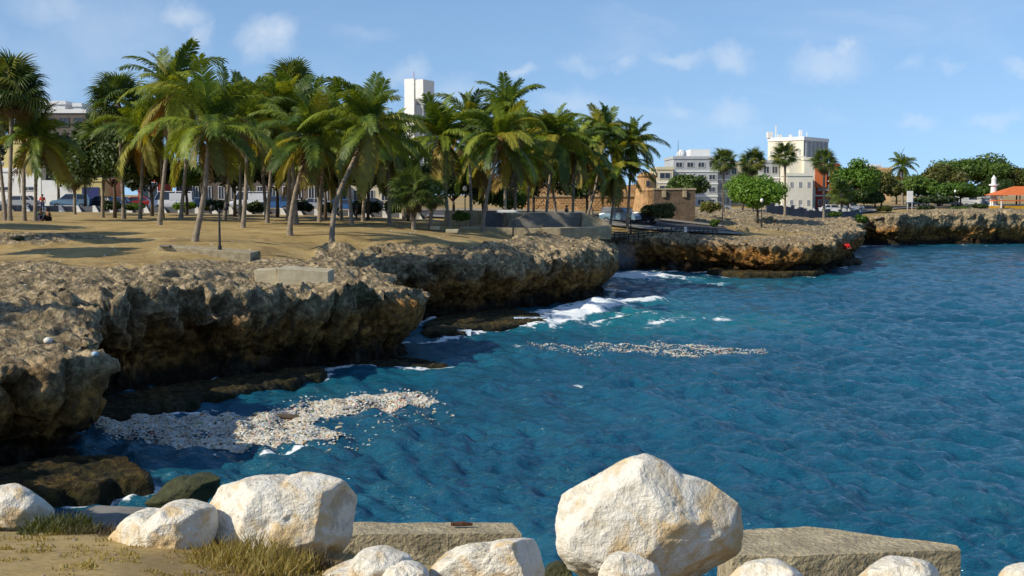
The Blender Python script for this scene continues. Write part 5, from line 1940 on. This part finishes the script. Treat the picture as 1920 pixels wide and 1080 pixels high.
# ---------------------------------------------------------------- lamp posts
def lamp_post(px, D, ytop, label, arms=2, base_py=None):
    p = groundpoint(px, D)
    H = at(px, ytop, D).z - p.z
    root = empty('street_lamp', p, label, 'street lamp', 'street lamps')
    mb = MB()
    mb.tube([(0, 0, -.2), (0, 0, .5), (0, 0, .55), (0, 0, H * .9)], [.12, .11, .07, .045], 8)
    mb.build('post', M['black'], root)
    mb = MB()
    if arms == 2:
        for s in (-1, 1):
            mb.tube([(0, 0, H * .84), (s * .2, 0, H * .9), (s * .38, 0, H * .87)], [.03, .025, .025], 5)
    mb.tube([(0, 0, H * .9), (0, 0, H * .93)], [.05, .05], 6)
    mb.build('arm', M['black'], root)
    for s in ((-1, 1) if arms == 2 else (0,)):
        MB().ball((s * .38, 0, H * .93), .14 if arms == 2 else .22, 8, 6, (1, 1, 1.2)).build('lamp_head', M['black'] if arms == 2 else M['lamp'], root, smooth_=True)
    return root


lamp_post(411, 69, 383, 'black twin lamp post beside the large front palm')
lamp_post(1355, 158, 318, 'tall dark lamp post left of the bright green tree', 2)
lamp_post(1428, 163, 372, 'thin pole in front of the bright spreading tree', 1)
lamp_post(1183, 140, 392, 'thin post among the parked cars right of the bunker', 1)
lamp_post(6, 120, 300, 'thin dark pole at the left edge', 1)
lamp_post(872, 128, 348, 'slim lamp pole over the low stone wall', 1)
lamp_post(1790, 226, 356, 'far pole in front of the domed tree', 1)


# ---------------------------------------------------------------- cars
def car_mats(name, c):
    m, t, p, _ = new_mat(name)
    n1 = noise(t, ocoord(t), 3.0, 4.0)
    t.links.new(mixcol(t, n1, tuple(x * .85 for x in c), c), p.inputs['Base Color'])
    p.inputs['Roughness'].default_value = .3
    p.inputs['Coat Weight'].default_value = .5
    return m


CARC = {'silver': car_mats('silver_paint', (.42, .44, .46)), 'blue_grey': car_mats('blue_grey_paint', (.16, .27, .36)), 'dark': car_mats('dark_paint', (.03, .025, .03)),
        'white': car_mats('white_car_paint', (.75, .75, .75)), 'blue': car_mats('blue_paint', (.05, .14, .34)), 'red': car_mats('red_paint', (.4, .03, .03))}
_mb = MB().tube([(0, -.1, 0), (0, .1, 0)], [.33, .33], 14)
TYRE = _mb.mesh('tyre', M['tyre'])
_mb = MB().tube([(0, -.105, 0), (0, .105, 0)], [.19, .19], 10)
RIM = _mb.mesh('rim', M['rim'])
PROF = {
    'car': ([(-2.15, .35), (-2.2, .75), (-2.1, .95), (-1.3, 1.0), (1.05, .98), (1.95, .82), (2.15, .65), (2.15, .35)],
            [(-1.75, .98), (-1.25, 1.42), (.35, 1.45), (1.15, .98)], 1.72),
    'suv': ([(-2.2, .4), (-2.25, .9), (-2.15, 1.1), (-1.5, 1.14), (1.0, 1.12), (1.95, 1.0), (2.2, .8), (2.2, .4)],
            [(-2.1, 1.1), (-1.85, 1.68), (.4, 1.72), (1.15, 1.1)], 1.84),
    'van': ([(-2.5, .4), (-2.5, 1.1), (-2.45, 1.25), (1.6, 1.22), (2.3, 1.0), (2.45, .7), (2.45, .4)],
            [(-2.45, 1.2), (-2.35, 2.15), (1.0, 2.18), (1.35, 2.0), (1.85, 1.2)], 1.9)}
CARMESH = {}


def car_part_meshes(kind, color):
    if (kind, color) in CARMESH:
        return CARMESH[kind, color]
    body, cab, wdt = PROF[kind]
    hw = wdt / 2
    mb = MB()
    n = len(body)
    vs = [(x, s * hw * (1 if .45 < z < 1.0 else .93), z) for s in (-1, 1) for x, z in body]
    mb.add(vs, [tuple(range(n)), tuple(range(n, 2 * n))[::-1]] + [(i, n + i, n + (i + 1) % n, (i + 1) % n) for i in range(n)])
    B = mb.mesh('body', CARC[color])
    mb = MB()
    n = len(cab)
    zmax = max(z for x, z in cab)
    vs = [(x, s * hw * (.93 if z < 1.25 else .76), z) for s in (-1, 1) for x, z in cab]
    mb.add(vs, [tuple(range(n)), tuple(range(n, 2 * n))[::-1]] + [(i, n + i, n + (i + 1) % n, (i + 1) % n) for i in range(n)])
    G = mb.mesh('window_glass', M['glass'])
    mb = MB()
    tops = [p for p in cab if p[1] > zmax - .25]
    x0, x1 = tops[0][0], tops[-1][0]
    mb.box(x0 - .05, x1 + .05, -hw * .77, hw * .77, zmax - .03, zmax + .05)
    for (p, q_) in ((cab[0], cab[1]), (cab[-1], cab[-2])):
        for s in (-1, 1):
            mb.tube([(p[0], s * hw * .93, p[1]), (q_[0], s * hw * .77, zmax)], [.05, .05], 4)
    xm = (x0 + x1) / 2 - .1
    for s in (-1, 1):
        mb.tube([(xm, s * hw * .945, 1.0), (xm, s * hw * .775, zmax)], [.05, .05], 4)
    if kind == 'van':
        for s in (-1, 1):
            mb.box(-2.42, .1, min(s * hw * .86, s * hw * .95), max(s * hw * .86, s * hw * .95), 1.2, 2.0)
    R_m = mb.mesh('roof', CARC[color])
    H_ = MB().box(0, .06, -.2, .2, -.08, .1).mesh('headlight', M['lamp'])
    CARMESH[kind, color] = (B, G, R_m, H_)
    return CARMESH[kind, color]


def car(px, D, kind, color, label, rotz=0.0, group='cars parked along the seafront road', py=None):
    b = at(px, 400, D)
    z = road_z(b.x, D) if py is None else at(px, py, D).z
    root = empty('parked_car' if kind != 'van' else 'parked_van', (b.x, D, z), label, 'van' if kind == 'van' else 'car', group, rotz)
    B, G, R_m, H_ = car_part_meshes(kind, color)
    link('body', B, root)
    link('cabin_windows', G, root)
    link('roof', R_m, root)
    hw = PROF[kind][2] / 2
    xf = 1.4
    for sx in (-1.35, xf):
        for s in (-1, 1):
            w_ = link('wheel', TYRE, root, loc=(sx, s * (hw - .1), .33))
            link('rim', RIM, w_)
    for s in (-1, 1):
        link('headlight', H_, root, loc=(PROF[kind][0][-3][0] - .05, s * hw * .68, PROF[kind][0][-3][1] - .05))
    return root


PI = math.pi
car(36, 150, 'car', 'silver', 'silver saloon parked nearest the left edge', PI)
car(133, 150, 'suv', 'blue_grey', 'blue grey four-wheel drive behind the short fan palm', PI + .15)
car(191, 152, 'car', 'dark', 'dark car right of the blue grey one', PI - .3)
car(255, 152, 'car', 'red', 'red car half hidden by palm trunks', PI)
car(228, 147, 'car', 'blue', 'blue car just left of the red one', PI / 2)
car(322, 148, 'van', 'white', 'white van behind the slim leaning trunk', PI + .1)
car(372, 152, 'car', 'blue_grey', 'greyish blue car right of the white van', PI)
car(515, 150, 'suv', 'blue', 'blue car seen between the middle trunks', PI)
car(470, 155, 'van', 'white', 'white van left of the blue car between the middle trunks', PI)
car(648, 150, 'car', 'blue', 'blue car behind the curved trunk', 0)
car(600, 154, 'car', 'silver', 'pale car left of the curved trunk', 0)
car(700, 154, 'car', 'dark', 'dark car behind the grove right of the curved trunk', 0)
car(755, 152, 'car', 'white', 'white car at the right end of the low wall', 0)
car(1163, 146, 'suv', 'blue_grey', 'blue grey car parked between the bunker and the bush', -.5, py=418)
car(1200, 149, 'car', 'dark', 'dark car in the shade left of the olive bush', -.5, py=420)
car(1345, 207, 'car', 'silver', 'silver car under the grey apartments', 0)
car(1562, 216, 'car', 'white', 'white car on the far road below the red building', 0)
car(1595, 219, 'car', 'white', 'second white car on the far road beside the short fan palm', .2)
car(1722, 240, 'car', 'silver', 'silver car under the far trees near the sign', 0)
car(1775, 241, 'car', 'white', 'white car under the great domed tree', 0)
car(1812, 243, 'van', 'white', 'white van left of the column monument', 0)


# ---------------------------------------------------------------- people
def skin_fig(name, joints, edges, mat, parent, root=0):
    me_ = bpy.data.meshes.new(name)
    me_.from_pydata([j[:3] for j in joints], edges, [])
    ob = bpy.data.objects.new(name, me_)
    COL.objects.link(ob)
    sm = ob.modifiers.new('skin', 'SKIN')
    for v, j in zip(me_.skin_vertices[0].data, joints):
        v.radius = (j[3], j[4] if len(j) > 4 else j[3])
    me_.skin_vertices[0].data[root].use_root = True
    ss_ = ob.modifiers.new('sub', 'SUBSURF')
    ss_.levels = ss_.render_levels = 1
    dg = bpy.context.evaluated_depsgraph_get()
    m2 = bpy.data.meshes.new_from_object(ob.evaluated_get(dg))
    m2.name = name
    bpy.data.objects.remove(ob)
    m2.materials.clear()
    m2.materials.append(mat)
    m2.polygons.foreach_set('use_smooth', [True] * len(m2.polygons))
    return link(name, m2, parent)


M['skin'] = simple('skin', (0.22, 0.11, 0.06), (0.17, 0.08, 0.045), 6.0, .6, 0)
M['hair'] = simple('hair', (0.02, 0.014, 0.01), None, 6.0, .7, 0)
CL = {'red': simple('red_cloth', (0.62, 0.02, 0.015), (.5, .015, .012), 6, .85, .1), 'green': simple('green_cloth', (0.05, 0.22, 0.16), None, 6, .85, .1),
      'navy': simple('navy_cloth', (0.03, 0.035, 0.10), None, 6, .85, .1), 'brown': simple('brown_cloth', (0.12, 0.06, 0.03), None, 6, .85, .1),
      'black': simple('black_cloth', (0.02, 0.02, 0.025), None, 6, .85, .1), 'white': simple('white_cloth', (0.7, 0.7, 0.7), None, 6, .85, .1)}
STAND = {  # name: x, y, z, radius ; facing -y
    'pelvis': (0, 0, .95, .15), 'chest': (0, 0, 1.28, .165), 'neck': (0, 0, 1.47, .06), 'head': (0, -.01, 1.60, .095), 'crown': (0, 0, 1.70, .07),
    'shl': (-.18, 0, 1.41, .065), 'ell': (-.25, .02, 1.14, .045), 'wrl': (-.25, -.06, .90, .033), 'hal': (-.25, -.09, .81, .03),
    'hpl': (-.09, 0, .88, .10), 'knl': (-.11, -.02, .50, .065), 'anl': (-.12, .02, .09, .045), 'tol': (-.13, -.14, .04, .035)}
SIT = {
    'pelvis': (0, 0, .14, .16), 'chest': (0, -.06, .46, .165), 'neck': (0, -.1, .64, .06), 'head': (0, -.13, .77, .095), 'crown': (0, -.12, .87, .07),
    'shl': (-.18, -.08, .59, .065), 'ell': (-.26, -.20, .36, .045), 'wrl': (-.14, -.40, .38, .033), 'hal': (-.10, -.47, .40, .03),
    'hpl': (-.10, -.04, .13, .11), 'knl': (-.16, -.44, .42, .07), 'anl': (-.13, -.62, .07, .045), 'tol': (-.13, -.76, .04, .035)}


def person(loc, pose, label, shirt, pants, rotz=0.0, s=1.0):
    root = empty('person', loc, label, 'person', 'people on the seafront', rotz)
    root.scale = (s, s, s)
    J = dict(pose)
    for k in list(J):
        if k.endswith('l') and len(k) == 3 and k != 'pel':
            v = J[k]
            J[k[:-1] + 'r'] = (-v[0], v[1], v[2], v[3])
    names = ['pelvis', 'chest', 'neck', 'head', 'crown', 'shl', 'ell', 'wrl', 'hal', 'hpl', 'knl', 'anl', 'tol', 'shr', 'elr', 'wrr', 'har', 'hpr', 'knr', 'anr', 'tor']
    ed = [('pelvis', 'chest'), ('chest', 'neck'), ('neck', 'head'), ('head', 'crown')]
    for q_ in 'lr':
        ed += [('chest', 'sh' + q_), ('sh' + q_, 'el' + q_), ('el' + q_, 'wr' + q_), ('wr' + q_, 'ha' + q_), ('pelvis', 'hp' + q_), ('hp' + q_, 'kn' + q_), ('kn' + q_, 'an' + q_), ('an' + q_, 'to' + q_)]
    ix = {n_: i for i, n_ in enumerate(names)}
    skin_fig('body', [J[n_] for n_ in names], [(ix[a_], ix[b_]) for a_, b_ in ed], M['skin'], root)
    sn = ['pelvis', 'chest', 'shl', 'ell', 'shr', 'elr']
    ix = {n_: i for i, n_ in enumerate(sn)}
    skin_fig('shirt', [J[n_][:3] + (J[n_][3] + .025,) for n_ in sn], [(ix[a_], ix[b_]) for a_, b_ in [('pelvis', 'chest'), ('chest', 'shl'), ('shl', 'ell'), ('chest', 'shr'), ('shr', 'elr')]], CL[shirt], root)
    sn = ['pelvis', 'hpl', 'knl', 'anl', 'hpr', 'knr', 'anr']
    ix = {n_: i for i, n_ in enumerate(sn)}
    skin_fig('trousers', [J[n_][:3] + (J[n_][3] + .018,) for n_ in sn], [(ix[a_], ix[b_]) for a_, b_ in [('pelvis', 'hpl'), ('hpl', 'knl'), ('knl', 'anl'), ('pelvis', 'hpr'), ('hpr', 'knr'), ('knr', 'anr')]], CL[pants], root)
    hd, cr = J['head'], J['crown']
    MB().ball((hd[0], hd[1] + .025, hd[2] + .05), .115, 10, 8, (1, 1, .95)).build('hair', M['hair'], root, smooth_=True)
    MB().ball((hd[0], hd[1] - .105, hd[2] + .0), .02, 6, 4).build('nose', M['skin'], root, smooth_=True)
    return root


p = groundpoint(80, 139.0)
person(p, STAND, 'person in a bright red shirt standing at the low wall', 'red', 'navy', .3, 1.12)
p = groundpoint(76, 103)
person(p + Vector((0, 0, .0)), SIT, 'seated person in green top on the dune at left', 'green', 'navy', 0.5, 1.15)
p = groundpoint(91, 103)
person(p + Vector((0, 0, .0)), SIT, 'seated person in brown top right beside the one in green', 'brown', 'black', -0.6, 1.15)
p = groundpoint(638, 136)
person(groundpoint(395, 136), STAND, 'person in white shirt near the lamp post at the low wall', 'white', 'navy', 2.5, 1.0)
person(groundpoint(668, 132), STAND, 'person in dark clothes standing right of the curved trunk', 'navy', 'black', 1.5, 1.0)
person(groundpoint(565, 146), STAND, 'person in red standing by the cars in the grove shade', 'red', 'black', 1.5, 1.05)
q = at(1063, 399, 117)
person((q.x, 117.5, at(1063, 401, 117.5).z - .95), STAND, 'distant person in black standing behind the bunker wall', 'black', 'black', 1.0, 1.0)
def surface_at(px, py):
    bpy.context.view_layer.update()
    d = Vector(ray(px, py)).normalized()
    c_ = bpy.data.objects['cliff']
    hits = []
    for nm in ('cliff', 'ground'):
        ok_, loc_, nrm_, idx_ = bpy.data.objects[nm].ray_cast(Vector((0, 0, CAMZ)), d)
        if ok_:
            hits.append((loc_.length, loc_))
    return min(hits)[1].copy() if hits else atz(px, py, 3.0)


q = surface_at(1582, 466)
person((q.x, q.y + .1, q.z - .05), SIT, 'person in red sitting at the tip of the rocky point', 'red', 'red', 0.6, 1.25)
MB_ = None

# ---------------------------------------------------------------- floating litter
LIT = [simple('litter_' + n_, c_, tuple(x * .8 for x in c_), 9, .6, 0) for n_, c_ in [
    ('white', (.70, .69, .63)), ('cream', (.62, .53, .37)), ('tan', (.45, .33, .18)), ('grey', (.5, .52, .52)), ('pale_blue', (.35, .5, .62)), ('pink', (.7, .38, .3)), ('red', (.5, .08, .05)), ('green', (.12, .3, .12)), ('brown', (.10, .06, .03))]]
LW = np.array([.42, .28, .08, .09, .05, .03, .008, .015, .03])


def litter(name, polys, n, label, seed, smin=.03, smax=.12, dens=None, edge_=0.5):
    rs = np.random.RandomState(seed)
    A = [np.array([(atz(a_, b_).x, atz(a_, b_).y) for a_, b_ in poly]) for poly in polys]
    allp = np.concatenate(A)
    lo, hi = allp.min(0), allp.max(0)
    P = rs.uniform(lo, hi, size=(n * 6, 2))
    k = np.zeros(len(P), bool)
    d = np.zeros(len(P))
    for a_ in A:
        i_ = inside(P[:, 0], P[:, 1], a_)
        dd = segdist(P[:, 0], P[:, 1], a_)
        d = np.where(i_, np.maximum(d, dd), d)
        k |= i_
    nz = fbm(np.stack([P[:, 0], P[:, 1], 0 * d], -1), 0.8, 3, seed=seed)
    pr = sstep(-.1, edge_, d + nz * .7) * (0.3 + 0.7 * sstep(-.3, .15, nz + .5 * fbm(np.stack([P[:, 0], P[:, 1], 0 * d], -1), 2.4, 2, seed=seed + 1)))
    k &= rs.rand(len(P)) < pr
    P = P[k][:n]
    n = len(P)
    z = waves(P[:, 0], P[:, 1]) + .01
    L = rs.uniform(smin, smax, n) * np.where(rs.rand(n) < .06, 1.8, 1)
    W = L * rs.uniform(.3, .8, n)
    H = L * rs.uniform(.12, .35, n)
    a_ = rs.uniform(0, 6.28, n)
    til = rs.normal(0, .35, n)
    ux = np.stack([np.cos(a_) * np.cos(til), np.sin(a_) * np.cos(til), np.sin(til)], -1)
    uy = np.stack([-np.sin(a_), np.cos(a_), 0 * a_], -1)
    uz = np.cross(ux, uy)
    c = np.stack([P[:, 0], P[:, 1], z], -1)
    V = []
    for (sx, sy, sz) in [(-1, -1, -1), (1, -1, -1), (1, 1, -1), (-1, 1, -1), (-.8, -.7, 1), (.8, -.7, 1), (.8, .7, 1), (-.8, .7, 1)]:
        V.append(c + ux * (L * sx)[:, None] + uy * (W * sy)[:, None] + uz * (H * sz)[:, None])
    V = np.stack(V, 1).reshape(-1, 3)
    b_ = np.arange(n)[:, None, None] * 8
    fq = np.array([(4, 5, 6, 7), (0, 1, 5, 4), (1, 2, 6, 5), (2, 3, 7, 6), (3, 0, 4, 7)])[None]
    Fq = (b_ + fq).reshape(-1, 4)
    mi = np.repeat(rs.choice(len(LIT), n, p=LW / LW.sum()), 5)
    o = link(name, np_mesh(name, V, Fq, LIT, smooth_=False, midx=mi))
    return tag(o, label, kind='stuff')


litter('floating_litter', [[(176, 788), (230, 782), (300, 782), (400, 788), (470, 778), (560, 760), (640, 750), (720, 740), (820, 742), (822, 760), (760, 768), (660, 776), (600, 790), (585, 800),
                            (650, 818), (600, 828), (560, 838), (500, 846), (430, 848), (360, 845), (250, 843), (290, 826), (180, 824)]], 30000,
       'dense raft of white and cream plastic litter floating below the cliff', 5, .02, .058)
litter('floating_litter', [[(950, 645), (1100, 651), (1240, 643), (1330, 650), (1440, 655), (1445, 670), (1300, 673), (1200, 671), (1100, 664), (1000, 655)]], 2800,
       'thin ribbon of litter drifting off the headland', 6, .018, .045, edge_=1.7)
litter('floating_litter', [[(560, 740), (840, 730), (860, 790), (640, 850), (420, 870), (300, 850)]], 500, 'stray litter around the raft', 7, .02, .06)
rs = np.random.RandomState(12)
# litter thrown on the rocks
q = atz(530, 788)
tag(MB().tube([(-1.1, .1, .08), (0, 0, .12), (1.2, -.15, .06)], [.10, .11, .07], 7).build('driftwood_log', M['bark_dark'], loc=(q.x, q.y, 0.02), smooth_=True), 'dark log floating in the litter raft', 'log')
n = 110
X_ = np.concatenate([rs.uniform(-30, -8, n), rs.uniform(-12, 8, n)])
Y_ = np.concatenate([rs.uniform(42, 78, n), rs.uniform(66, 105, n)])
ok = inside(X_, Y_, land) & (segdist(X_, Y_, land) > 2.0)
X_, Y_ = X_[ok], Y_[ok]
Z_ = height(X_, Y_)[0]
mbs = MB()
for x, y, z in zip(X_, Y_, Z_):
    s_ = rs.uniform(.02, .06)
    mbs.box(x - s_, x + s_, y - s_ * .6, y + s_ * .6, z, z + s_ * .8)
tag(mbs.build('scattered_litter', LIT[0]), 'small white bits of litter strewn over the rocks and sand', kind='stuff')
for (px, py, z, r, mt, lab) in [(178, 667, 3.3, .10, 4, 'pale blue ball of plastic resting on the near cliff edge'), (90, 643, 3.6, .14, 0, 'white plastic bag caught on the near rocks')]:
    q = atz(px, py, z)
    q = surface_at(px, py)
    tag(MB().ball((0, 0, 0), r, 10, 8, (1, 1, .8)).build('plastic_ball' if mt == 4 else 'plastic_bag', LIT[mt], loc=(q.x, q.y, q.z + r * .5), smooth_=True), lab, 'litter')

# boulders and loose rocks on the right flat
RK = []
for k in range(4):
    P = ICO5[::1].copy()
    dsp = fbm(P, 1.2, 3, seed=200 + k) * .5 + ridged(P, 2.5, 3, seed=210 + k) * .12
    RK.append(np_mesh('loose_rock', P * (1 + dsp)[:, None] * np.array([1, .9, .7]), ICO5F, [M['rock']]))
rs = np.random.RandomState(31)
LAB = ['pale loose rock on the flat behind the rocky point']
for k in range(26):
    px = rs.uniform(1335, 1640)
    D_ = rs.uniform(146, 168) + (px - 1335) * .04
    s_ = rs.uniform(.15, .55) * (1.3 if rs.rand() < .2 else 1)
    p = groundpoint(px, D_)
    tag(link('loose_rock', RK[k % 4], loc=p, rot=(k, k * 2, k * 3), scale=(s_, s_ * .8, s_ * .7)), LAB[0], 'rock', 'loose rocks behind the rocky point')

# water running off the ledge and spray thrown up by the swell
mfo = simple('running_water', (0.62, 0.70, 0.78), (0.30, 0.42, 0.55), 12.0, 0.4, 0.4, 0.02)
def spill(px0, px1, pyt, pyb, zt, label, n, seed):
    rs = np.random.RandomState(seed)
    mb = MB()
    c = atz((px0 + px1) / 2, pyt, zt)
    for k in range(n):
        px = px0 + (px1 - px0) * (k + rs.rand()) / n
        t_ = atz(px, pyt, zt)
        w = rs.uniform(.05, .16)
        y0 = t_.y - c.y
        x0 = t_.x - c.x
        ln = rs.uniform(.75, 1.0)
        vs = []
        for (dy, z) in [(.35, .03), (.0, .04), (-.22, -.10), (-.34, -.34 * ln), (-.40, -zt * 1.05 * ln)]:
            ww = w * rs.uniform(.7, 1.3)
            vs += [(x0 - ww, y0 + dy, z), (x0 + ww, y0 + dy, z)]
        mb.add(vs, [(2 * i_, 2 * i_ + 1, 2 * i_ + 3, 2 * i_ + 2) for i_ in range(4)])
    tag(mb.build('spilling_water', mfo, loc=c, smooth_=True), label, kind='stuff')


spill(965, 1030, 596, 610, .36, 'white water running off the low ledge', 16, 1)
spill(832, 884, 620, 634, .28, 'thin threads of water running off the rock shelf', 9, 2)

ms = bpy.data.materials.new('sea_spray')
ms.use_nodes = True
t = ms.node_tree
for n_ in list(t.nodes):
    t.nodes.remove(n_)
out = t.nodes.new('ShaderNodeOutputMaterial')
pv = t.nodes.new('ShaderNodeVolumePrincipled')
pv.inputs['Color'].default_value = (.9, .93, .97, 1)
pv.inputs['Anisotropy'].default_value = 0.2
co = t.nodes.new('ShaderNodeTexCoord').outputs['Object']
ln = vmath(t, 'LENGTH', co).outputs['Value']
nz_ = noise(t, co, 2.2, 4.0, .65)
dn = math_node(t, 'MULTIPLY', smooth(t, math_node(t, 'SUBTRACT', 1.0, math_node(t, 'ADD', ln, math_node(t, 'MULTIPLY', math_node(t, 'SUBTRACT', nz_, .5), 1.6))), 0.0, .6), .12)
t.links.new(dn, pv.inputs['Density'])
t.links.new(pv.outputs[0], out.inputs['Volume'])
for (px, py, D_, sx, sz, lab) in [(1165, 482, 116, 1.9, 1.5, 'faint puff of sea spray drifting over the cliff corner'), (1262, 500, 131, .7, .8, 'small burst of spray at the far cliff foot')]:
    q = at(px, py, D_)
    o = MB().ball((0, 0, 0), 1.0, 16, 10).build('sea_spray', ms, loc=q, smooth_=True)
    o.scale = (sx, sx * .8, sz)
    tag(o, lab, kind='stuff')

for o in list(scene.objects):
    if 'category' in o.keys() and 'kind' not in o.keys():
        o['kind'] = 'thing'
